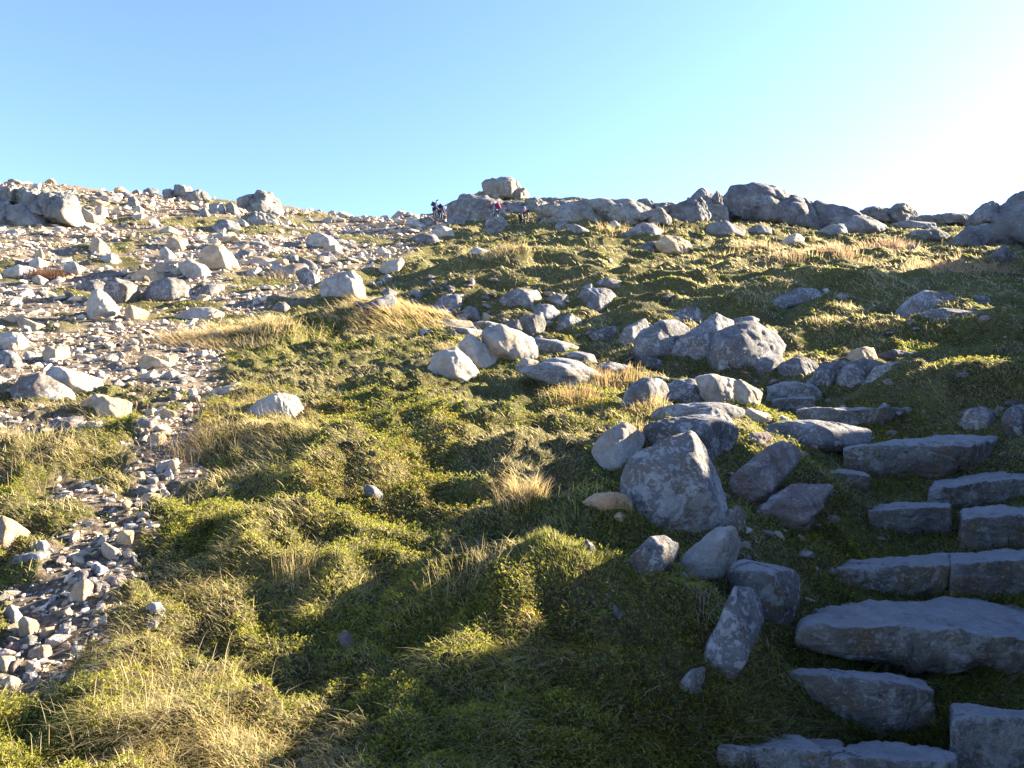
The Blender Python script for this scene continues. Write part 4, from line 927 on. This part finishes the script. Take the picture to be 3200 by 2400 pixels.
def surf_colours(x, y, n):
    u, v = uv0(x, y)
    k = gauss_uv(u, v, STRAW)
    a = fbm2(x*1.9+40, y*1.9, 3, 61)*.5+.5; b_ = fbm2(x*.8, y*.8, 3, 62)*.5+.5; r = rs.rand(n)
    straw = np.clip((a-.43)*2.6+.24+k*.8+smooth(12, 40, y)*.15, .08, .95)
    gq, _ = gully(x, y); straw = straw*(1-.75*np.clip(gq*3, 0, 1)*(y < 9))
    is_straw = r < straw
    green = np.array([.12, .14, .022]); lime = np.array([.33, .345, .040]); dk = np.array([.040, .058, .012]); brn = np.array([.14, .075, .02])
    st = np.array([.60, .50, .27]); st2 = np.array([.42, .33, .15])
    w = rs.rand(n)[:, None]
    g = green*(1-w)+lime*w
    g = np.where((b_ < .38)[:, None] & (rs.rand(n) < .5)[:, None], dk*(1-w)+green*w, g)
    g = np.where((rs.rand(n) < .10+.25*(b_ > .62))[:, None], brn*(.7+.6*w), g)
    s = st*(1-w)+st2*w
    # blade colours get darker and a touch greener towards the gully floor
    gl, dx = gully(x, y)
    gully_wt = np.clip(gl*2.6, 0, 1)[:, None]
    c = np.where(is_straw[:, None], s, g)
    c = c*(1-.45*gully_wt)*np.array([1, 1.03, 1.0])
    return c, is_straw, k, a
def lay_grass(N, y0, y1, t0, t1, name, Lk=1.0, seed=1):
    global rs
    rs = np.random.RandomState(seed)
    N = int(N*2.1)
    y = np.exp(rs.uniform(math.log(y0), math.log(y1), N)); x = rs.uniform(t0, t1, N)*y
    m = scree_mask(x, y); keep = rs.rand(N) > m*1.35
    # steep flanks carry as many blades per surface as the treads
    e_ = .04*np.maximum(1, y/6); h0 = hill(x, y); sy = (hill(x, y+e_)-h0)/e_
    fac = np.clip((sy*y+EYE-h0)/y, 0, 2)           # how openly the ground faces down the slope
    keep &= rs.rand(N) < np.clip(.16+.95*fac, .1, 1)
    thin = fbm2(x*3.3, y*3.3, 2, 66)
    keep &= rs.rand(N) < .72+.45*thin
    x, y = x[keep], y[keep]; n = len(x)
    # clump towards tussock centres
    x = x+.02*y/4*rs.randn(n)
    z = hill(x, y)
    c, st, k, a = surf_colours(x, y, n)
    L = np.where(st, rs.uniform(.4, 1.25, n)*(.055+.06*np.clip(k, 0, 1.2)), rs.uniform(.5, 1.2, n)*.036)*(1+.055*(y-3))**.75*Lk
    gz, _ = gully(x, y); L = L*(1+1.6*np.clip(gz*2.2, 0, 1)*(y < 9)*(rs.rand(n) < .5))
    W = (.0012+.00078*y)*(1+.25*smooth(9, 14, y))*np.where(st, .8, 1.35)*rs.uniform(.7, 1.3, n)
    az_ = 2.6*fbm2(x*1.2, y*1.2, 2, 64)+rs.randn(n)*1.1+3.6
    bend = np.clip(rs.uniform(.15, 1.0, n)+np.where(st, .15, 0), 0, 1.15)
    up = rs.uniform(.55, 1.05, n)
    o = blades(x, y, z-.006, L, W, az_, bend, up, c, name, rs.uniform(0, .5, n))
    return o
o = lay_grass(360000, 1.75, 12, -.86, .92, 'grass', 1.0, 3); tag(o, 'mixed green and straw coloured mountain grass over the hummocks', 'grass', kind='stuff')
o = lay_grass(240000, 10, 57, -.80, .86, 'hill_grass', 1.35, 4); tag(o, 'short wind combed grass on the terraces farther up the slope', 'grass', kind='stuff')

def moss(N, seed):
    """low leafy sprigs: three short broad leaflets each, standing at all angles"""
    r_ = np.random.RandomState(seed)
    y = np.exp(r_.uniform(math.log(1.75), math.log(7.5), N)); x = r_.uniform(-.84, .9, N)*y
    patch = fbm2(x*1.5+9, y*1.5, 3, 71)
    keep = (scree_mask(x, y) < .4) & (r_.rand(N) < .25+1.1*patch)
    x, y = x[keep], y[keep]; n = len(x); z = hill(x, y)
    V = []; C = []
    w_ = r_.rand(n)[:, None]
    hue = fbm2(x*1.1, y*1.1, 2, 73)[:, None]
    base = np.array([.12, .135, .018])*(1-w_)+np.array([.34, .32, .055])*w_
    red = np.array([.16, .075, .02])
    c = np.where((hue < -.42) & (r_.rand(n)[:, None] < .3), red*(.6+.6*w_), base)
    lift = r_.uniform(.003, .022, n)*(1+.1*y)
    s = (.0022+.0009*y)*r_.uniform(.7, 1.4, n)
    for k in range(3):
        d = r_.randn(n, 3); d[:, 2] = np.abs(d[:, 2])*.8+.15; d /= np.linalg.norm(d, axis=1)[:, None]
        e = np.cross(d, r_.randn(n, 3)); e /= np.linalg.norm(e, axis=1)[:, None]
        p = np.stack([x, y, z+lift], 1)+r_.randn(n, 3)*s[:, None]*.5
        V.append(np.stack([p, p+d*s[:, None]*.9+e*s[:, None]*.45, p+d*s[:, None]*1.9, p+d*s[:, None]*.9-e*s[:, None]*.45], 1))
        C.append(np.repeat(np.concatenate([c*r_.uniform(.8, 1.2, (n, 1)), np.ones((n, 1))], 1)[:, None], 4, 1))
    V = np.concatenate(V).reshape(-1, 3); C = np.concatenate(C).reshape(-1, 4)
    me = mesh_np('moss', V, np.arange(len(V)), np.full(len(V)//4, 4), M['grass'], True, {'tint': ('FLOAT_COLOR', C)})
    return link('moss', me)
tag(moss(240000, 8), 'bright green moss and low leafy plants between the grass', 'moss', kind='stuff')

# ---------------------------------------------------------------- tufts and stems one can point to
def tuft(u, v, n, L, R, cols, label, spread=.9, cat='grass tuft', name='grass_tuft', flower=0.0, lean=None, group=None, wk=1.0):
    y = hit(u, v); x = ray_at(u, v, y)[0]
    r_ = np.random.RandomState(int(u*7+v)); SEED[0] += 1
    rx = r_.randn(n)*R*.5; ry = r_.randn(n)*R*.35
    bx = x+rx; by = y+ry; bz = hill(bx, by)-.01
    az_ = np.arctan2(ry, rx)+r_.randn(n)*.7
    if lean is not None: az_ = lean+r_.randn(n)*.5
    LL = L*r_.uniform(.5, 1.15, n); bend = np.clip(r_.uniform(.1, 1.0, n)*spread, 0, 1.1)
    W = np.full(n, (.0008+.0006*y)*wk)
    c0 = np.array(cols[0]); c1 = np.array(cols[1]); w = r_.rand(n)[:, None]
    o = blades(bx, by, bz, LL, W, az_, bend, np.ones(n)*(.85 if lean is not None else 1), c0*(1-w)+c1*w, name, .45 if lean is not None else 0.0)
    # put the origin at the foot of the tuft
    org = Vector((x, y, float(hill(np.array([x]), np.array([y]))[0])))
    o.data.transform(Matrix.Translation(-org)); o.location = org
    tag(o, label, cat, group, 'stuff' if (n/R < 1900 and cat != 'heather') else None)
    return o
ST = ((.52, .42, .21), (.38, .27, .12)); RD = ((.30, .18, .08), (.42, .29, .13)); GN = ((.10, .15, .02), (.26, .26, .06)); HE = ((.20, .10, .055), (.12, .07, .04))
tuft(870, 668, 2600, .26, .95, ST, 'long bleached straw grass sweeping over the crest left of centre', .95, lean=2.7)
tuft(820, 690, 900, .20, .7, ST, 'thinner straw grass on the left flank of the bleached crest', .9, lean=2.9)
tuft(455, 735, 1300, .22, .8, ST, 'dry tussock hanging over the scree hollow at the left', .9, lean=3.2)
tuft(560, 712, 700, .2, .9, ST, 'sparse straw grass above the dry tussock, by the small pink stone', .7)
tuft(105, 600, 700, .30, .5, HE, 'rust red heather clump in the left scree', .8, cat='heather', name='heather_clump')
tuft(1130, 1075, 420, .16, .14, ST, 'brown withered clump of stems in the shaded hollow, lower centre', .8)
tuft(1330, 822, 420, .15, .45, RD, 'reddish tipped grass fringe behind the spotted slab', .3, wk=.8)
tuft(1400, 945, 260, .12, .18, ST, 'short straw tuft between the light boulder and the largest boulder', .6)
tuft(1240, 860, 160, .20, .25, RD, 'reddish stems in front of the long spotted slab', .5)
tuft(1830, 985, 320, .11, .22, ((.30, .24, .06), (.40, .22, .08)), 'sunlit yellow tuft under the broad flat slab', .7)
tuft(1400, 880, 300, .14, .22, ST, 'pale tuft at the foot of the smooth rounded boulder', .8)
tuft(970, 760, 270, .16, .12, ST, 'thin bent stems in front of the frontmost white boulder', .9, wk=.55)
tuft(430, 985, 270, .26, .25, ST, 'tall seeding stems leaning left beside the scree strip', .9, lean=2.4, wk=.55)
tuft(540, 900, 330, .26, .4, ST, 'tall seeding stems left of the dazzling white boulder', .9, lean=2.4, wk=.55)
tuft(620, 930, 270, .24, .3, ST, 'seeding stems just under the dazzling white boulder', .9, lean=2.5, wk=.55)
tuft(470, 950, 270, .24, .3, ST, 'seeding stems right of the little heap of stones', .9, lean=2.5, wk=.55)
tuft(240, 905, 90, .24, .3, ST, 'bent pale stems crossing the low grey rock at the left', .9, lean=2.6, wk=.55)
tuft(60, 950, 108, .26, .4, ST, 'long stems leaning left at the left edge', .9, lean=2.4, wk=.55)
tuft(100, 1010, 120, .24, .4, ST, 'long stems below the left edge rocks', .9, lean=2.3, wk=.55)
tuft(620, 600, 90, .4, .8, ST, 'wispy stems standing before the wide weathered boulder', .9, wk=.55)
tuft(1820, 545, 520, .42, 1.0, ((.48, .33, .20), (.38, .25, .14)), 'tall tan tuft on the right hand slope, leftmost of the sunlit row', .5)
tuft(1925, 540, 700, .55, 1.1, ((.48, .34, .21), (.38, .26, .15)), 'tallest tan tuft on the right hand slope, catching the sun', .55)
tuft(2040, 585, 420, .45, 1.0, ((.48, .34, .20), (.40, .27, .15)), 'tan tuft on the right hand slope, below the dark right crag', .5)
tuft(2130, 580, 320, .4, 1.0, ((.48, .34, .20), (.40, .27, .15)), 'tan tuft near the right edge of the slope', .5)
tuft(1630, 540, 240, .45, .8, ((.46, .34, .20), (.36, .26, .14)), 'spiky tan tuft below the small pale boulder, right half', .4)
tuft(1710, 560, 300, .4, 1.0, ((.46, .34, .20), (.36, .26, .14)), 'loose tan tuft between the spiky and the tallest ones', .5)
tuft(1085, 545, 320, .35, .8, ST, 'straw tuft in the terraces under the middle skyline', .7)
tuft(1560, 560, 200, .3, .8, ST, 'small straw tuft right of the undercut tan boulder', .6)
tuft(1330, 500, 200, .5, 1.0, ST, 'straw tuft under the split boulder near the hikers', .5)
tuft(1420, 500, 160, .45, 1.0, ST, 'straw tuft under the long low outcrop', .5)
tuft(1205, 1172, 900, .05, .22, ((.16, .18, .03), (.38, .36, .10)), 'short bright green grass cushion on the left shoulder of the front hummock', .8)
tuft(1240, 1185, 800, .05, .20, ((.16, .18, .03), (.40, .36, .12)), 'short bright green grass cushion on the sunlit brow of the front hummock', .8)
tuft(1250, 1100, 120, .10, .2, ((.35, .33, .12), (.22, .24, .05)), 'upright blades at the top of the front hummock', .4)
tuft(1010, 1245, 180, .11, .2, ST, 'pale bent stems at the left tip of the lower hummock', .7, wk=.55)
tuft(960, 1290, 60, .10, .15, ST, 'pale withered sprig on the left flank of the lower hummock', .8)
tuft(1500, 1330, 30, .16, .1, ((.30, .29, .22), (.22, .2, .15)), 'dead white roots trailing down the shaded bank', 1.0)
tuft(640, 1250, 78, .16, .1, ST, 'single pale stems standing in the lower left grass', .3, wk=.55)
tuft(250, 1600, 120, .14, .25, ((.55, .46, .27), (.42, .33, .16)), 'flattened bleached blades at the bottom left', 1.0)
tuft(400, 1480, 120, .13, .25, ((.55, .46, .27), (.42, .33, .16)), 'bleached blades lying above the bottom left corner', 1.0)

# ---------------------------------------------------------------- hikers
def flat_mat(name, c, rough=.85):
    m, n, l, p = newmat(name)
    g = n.new('ShaderNodeNewGeometry'); t = noise(n, l, g.outputs['Position'], 14, 4, .6)
    col = mix(n, l, 1.0, c, ramp(n, l, t.outputs[0], [(.3, (.75,)*3), (.7, (1.2,)*3)]).outputs[0], 'MULTIPLY')
    l.new(col, p.inputs['Base Color']); p.inputs['Roughness'].default_value = rough
    return m
M['skin'] = flat_mat('skin', (.50, .30, .22)); M['navy'] = flat_mat('navy fabric', (.030, .035, .07)); M['bluegrey'] = flat_mat('blue grey fabric', (.10, .125, .18))
M['greytop'] = flat_mat('grey fabric', (.13, .145, .17)); M['black'] = flat_mat('black fabric', (.012, .012, .018)); M['crimson'] = flat_mat('crimson nylon', (.20, .012, .05))
M['hair'] = flat_mat('brown hair', (.07, .04, .025)); M['boot'] = flat_mat('boot leather', (.06, .045, .035)); M['greytrouser'] = flat_mat('grey trousers', (.12, .13, .16)); M['redstrap'] = flat_mat('red webbing', (.45, .12, .16))
def skinned(name, nodes, edges, mat, root, parent, base):
    """one continuous tapered surface grown along a skeleton; nodes: {name: (x,y,z,r)}"""
    ks = list(nodes); me = bpy.data.meshes.new(name)
    me.from_pydata([nodes[k][:3] for k in ks], [(ks.index(a), ks.index(b)) for a, b in edges], [])
    o = bpy.data.objects.new(name, me); COL.objects.link(o)
    md = o.modifiers.new('grow', 'SKIN'); md.use_smooth_shade = True; md.branch_smoothing = .4
    lay = me.skin_vertices[0] if me.skin_vertices else None
    if lay is None:
        b = bmesh.new(); b.from_mesh(me); b.verts.layers.skin.verify(); b.to_mesh(me); b.free(); lay = me.skin_vertices[0]
    for i, k in enumerate(ks):
        r = nodes[k][3]; lay.data[i].radius = (r, nodes[k][4] if len(nodes[k]) > 4 else r); lay.data[i].use_root = (k == root)
    sm = o.modifiers.new('soft', 'SUBSURF'); sm.levels = 1; sm.render_levels = 2
    dg = bpy.context.evaluated_depsgraph_get(); ev = o.evaluated_get(dg)
    m2 = bpy.data.meshes.new_from_object(ev); o.modifiers.clear(); o.data = m2; m2.name = name
    m2.materials.clear(); m2.materials.append(M[mat]); o.parent = parent
    return o
BE = [('pelvis', 'waist'), ('waist', 'chest'), ('chest', 'neck'), ('neck', 'jaw'), ('jaw', 'skull'), ('pelvis', 'hipl'), ('hipl', 'kneel'), ('kneel', 'anklel'), ('anklel', 'toel'),
      ('pelvis', 'hipr'), ('hipr', 'kneer'), ('kneer', 'ankler'), ('ankler', 'toer'), ('chest', 'shl'), ('shl', 'ell'), ('ell', 'wrl'), ('wrl', 'hal'), ('chest', 'shr'), ('shr', 'elr'), ('elr', 'wrr'), ('wrr', 'har')]
RB = dict(pelvis=.14, waist=.125, chest=.15, neck=.06, jaw=.085, skull=.10, hipl=.095, kneel=.062, anklel=.042, toel=.04, hipr=.095, kneer=.062, ankler=.042, toer=.04,
          shl=.062, ell=.045, wrl=.032, hal=.04, shr=.062, elr=.045, wrr=.032, har=.04)
def hiker(u, v, back, J, label, top, legs, pack=None, hair=None, scale=1.0, face=1, packc=None):
    """J: joints in metres, x along the facing direction, z up, y sideways"""
    y = hit(u, v)-back; x0 = ray_at(u, v, y)[0]; z0 = float(hill(np.array([x0]), np.array([y]))[0])
    e = bpy.data.objects.new('person', None); COL.objects.link(e); e.location = (x0, y, z0); e.scale = (scale*face, scale, scale)
    tag(e, label, 'person', 'hikers on the skyline')
    N_ = {k: (*J[k], RB[k]) for k in J}
    skinned('body', N_, BE, 'skin', 'pelvis', e, None)
    def cl(name, ks, grow, mat, root):
        ed = [(a, b) for a, b in BE if a in ks and b in ks]
        skinned(name, {k: (*J[k], RB[k]+grow) for k in ks}, ed, mat, root, e, None)
    cl('jacket', ['pelvis', 'waist', 'chest', 'neck', 'shl', 'ell', 'wrl', 'shr', 'elr', 'wrr'], .028, top, 'chest')
    cl('trousers', ['pelvis', 'hipl', 'kneel', 'anklel', 'hipr', 'kneer', 'ankler'], .032, legs, 'pelvis')
    for s in 'lr':
        a = J['ankle'+s]; t = J['toe'+s]
        skinned('boot', {'a': (a[0], a[1], a[2]+.03, .06), 'b': (a[0], a[1], a[2]-.03, .065), 'c': (t[0]+.03, t[1], t[2], .05)}, [('a', 'b'), ('b', 'c')], 'boot', 'b', e, None)
    sk = np.array(J['skull']); jw = np.array(J['jaw']); d = sk-jw; d /= np.linalg.norm(d)
    nose = jw*.45+sk*.55+np.array([.11, 0, 0])*1.0
    skinned('nose', {'a': (*(nose-np.array([.03, 0, -.02])), .018), 'b': (*nose, .014)}, [('a', 'b')], 'skin', 'a', e, None)
    if hair:
        c = sk+d*.02; skinned('hair', {'a': (*(c-np.array([.07, 0, .06])), .07), 'b': (*(c+d*.03-np.array([.02, 0, 0])), .095), 'c': (*(c+np.array([.05, 0, .02])), .07)}, [('a', 'b'), ('b', 'c')], hair, 'b', e, None)
    if pack:
        w = np.array(J['waist']); c = np.array(J['chest']); ax = c-w; ax /= np.linalg.norm(ax)
        bk = np.array([-ax[2], 0, ax[0]])
        if bk[0] > 0 and bk[2] < 0: bk = -bk
        b0 = w+bk*.24-ax*.02; b1 = (w+c)/2+bk*.27+ax*.02; b2 = c+bk*.23+ax*.10
        skinned('backpack', {'a': (*b0, .13, .17), 'b': (*b1, .15, .19), 'c': (*b2, .11, .16)}, [('a', 'b'), ('b', 'c')], pack, 'b', e, None)
        for s in (-1, 1):
            p0 = c+bk*.16+np.array([0, s*.11, 0]); p1 = c+ax*.13+np.array([0, s*.12, 0]); p2 = c-bk*.185+np.array([0, s*.12, 0]); p3 = w-bk*.12+np.array([0, s*.15, 0])
            skinned('strap', {'a': (*p0, .025), 'b': (*p1, .025), 'c': (*p2, .025), 'd': (*p3, .02)}, [('a', 'b'), ('b', 'c'), ('c', 'd')], packc or pack, 'b', e, None)
    return e
J1 = dict(pelvis=(0, 0, .92), waist=(.08, 0, 1.08), chest=(.26, 0, 1.28), neck=(.40, 0, 1.40), jaw=(.50, 0, 1.43), skull=(.56, 0, 1.52), hipl=(0, .10, .87), hipr=(0, -.10, .87),
          kneel=(.18, .11, .50), kneer=(.0, -.11, .46), anklel=(.10, .11, .10), ankler=(-.12, -.11, .08), toel=(.24, .12, .04), toer=(.02, -.12, .03),
          shl=(.28, .20, 1.28), shr=(.28, -.20, 1.28), ell=(.30, .26, .98), elr=(.28, -.26, .98), wrl=(.44, .20, .80), wrr=(.42, -.22, .78), hal=(.50, .18, .74), har=(.48, -.20, .72))
hiker(950, 479, .3, J1, 'hiker in dark jacket and trousers leaning forward with bare bald head', 'navy', 'navy', pack='black', scale=.80)
J2 = dict(J1); J2.update(chest=(.14, 0, 1.36), neck=(.19, 0, 1.50), jaw=(.23, 0, 1.56), skull=(.24, 0, 1.66), shl=(.14, .2, 1.36), shr=(.14, -.2, 1.36), waist=(.04, 0, 1.12), ell=(.12, .26, 1.06), elr=(.12, -.26, 1.06))
hiker(938, 477, -.6, J2, 'hiker in black cap half hidden behind the leaning bald hiker', 'navy', 'black', pack='navy', hair='black', scale=.76)
J3 = dict(J1); J3.update(chest=(.20, 0, 1.34), neck=(.30, 0, 1.48), jaw=(.38, 0, 1.52), skull=(.42, 0, 1.61), shl=(.2, .18, 1.33), shr=(.2, -.18, 1.33), ell=(.22, .24, 1.04), elr=(.2, -.24, 1.04), wrl=(.36, .2, .84), wrr=(.34, -.2, .84), hal=(.41, .2, .79), har=(.39, -.2, .79))
hiker(1073, 483, .3, J3, 'hiker with a crimson backpack facing left behind the pyramid boulder', 'bluegrey', 'greytrouser', pack='crimson', hair='hair', scale=.88, face=-1)
J4 = dict(pelvis=(-.05, 0, .95), waist=(.10, 0, 1.10), chest=(.34, 0, 1.20), neck=(.50, 0, 1.20), jaw=(.60, 0, 1.15), skull=(.68, 0, 1.13), hipl=(-.05, .10, .9), hipr=(-.05, -.10, .9),
          kneel=(.16, .12, .52), kneer=(-.02, -.12, .47), anklel=(.08, .12, .10), ankler=(-.16, -.12, .08), toel=(.22, .13, .04), toer=(-.02, -.13, .03),
          shl=(.35, .2, 1.18), shr=(.35, -.2, 1.18), ell=(.38, .27, .88), elr=(.36, -.27, .88), wrl=(.46, .2, .64), wrr=(.44, -.22, .66), hal=(.50, .18, .58), har=(.48, -.2, .6))
e = hiker(1128, 484, -1.5, J4, 'hiker in a grey top and dark trousers bending forward, right of the others', 'greytop', 'black', pack='bluegrey', packc='redstrap', hair='hair', scale=.80)
e.rotation_euler = (0, 0, math.radians(-60))
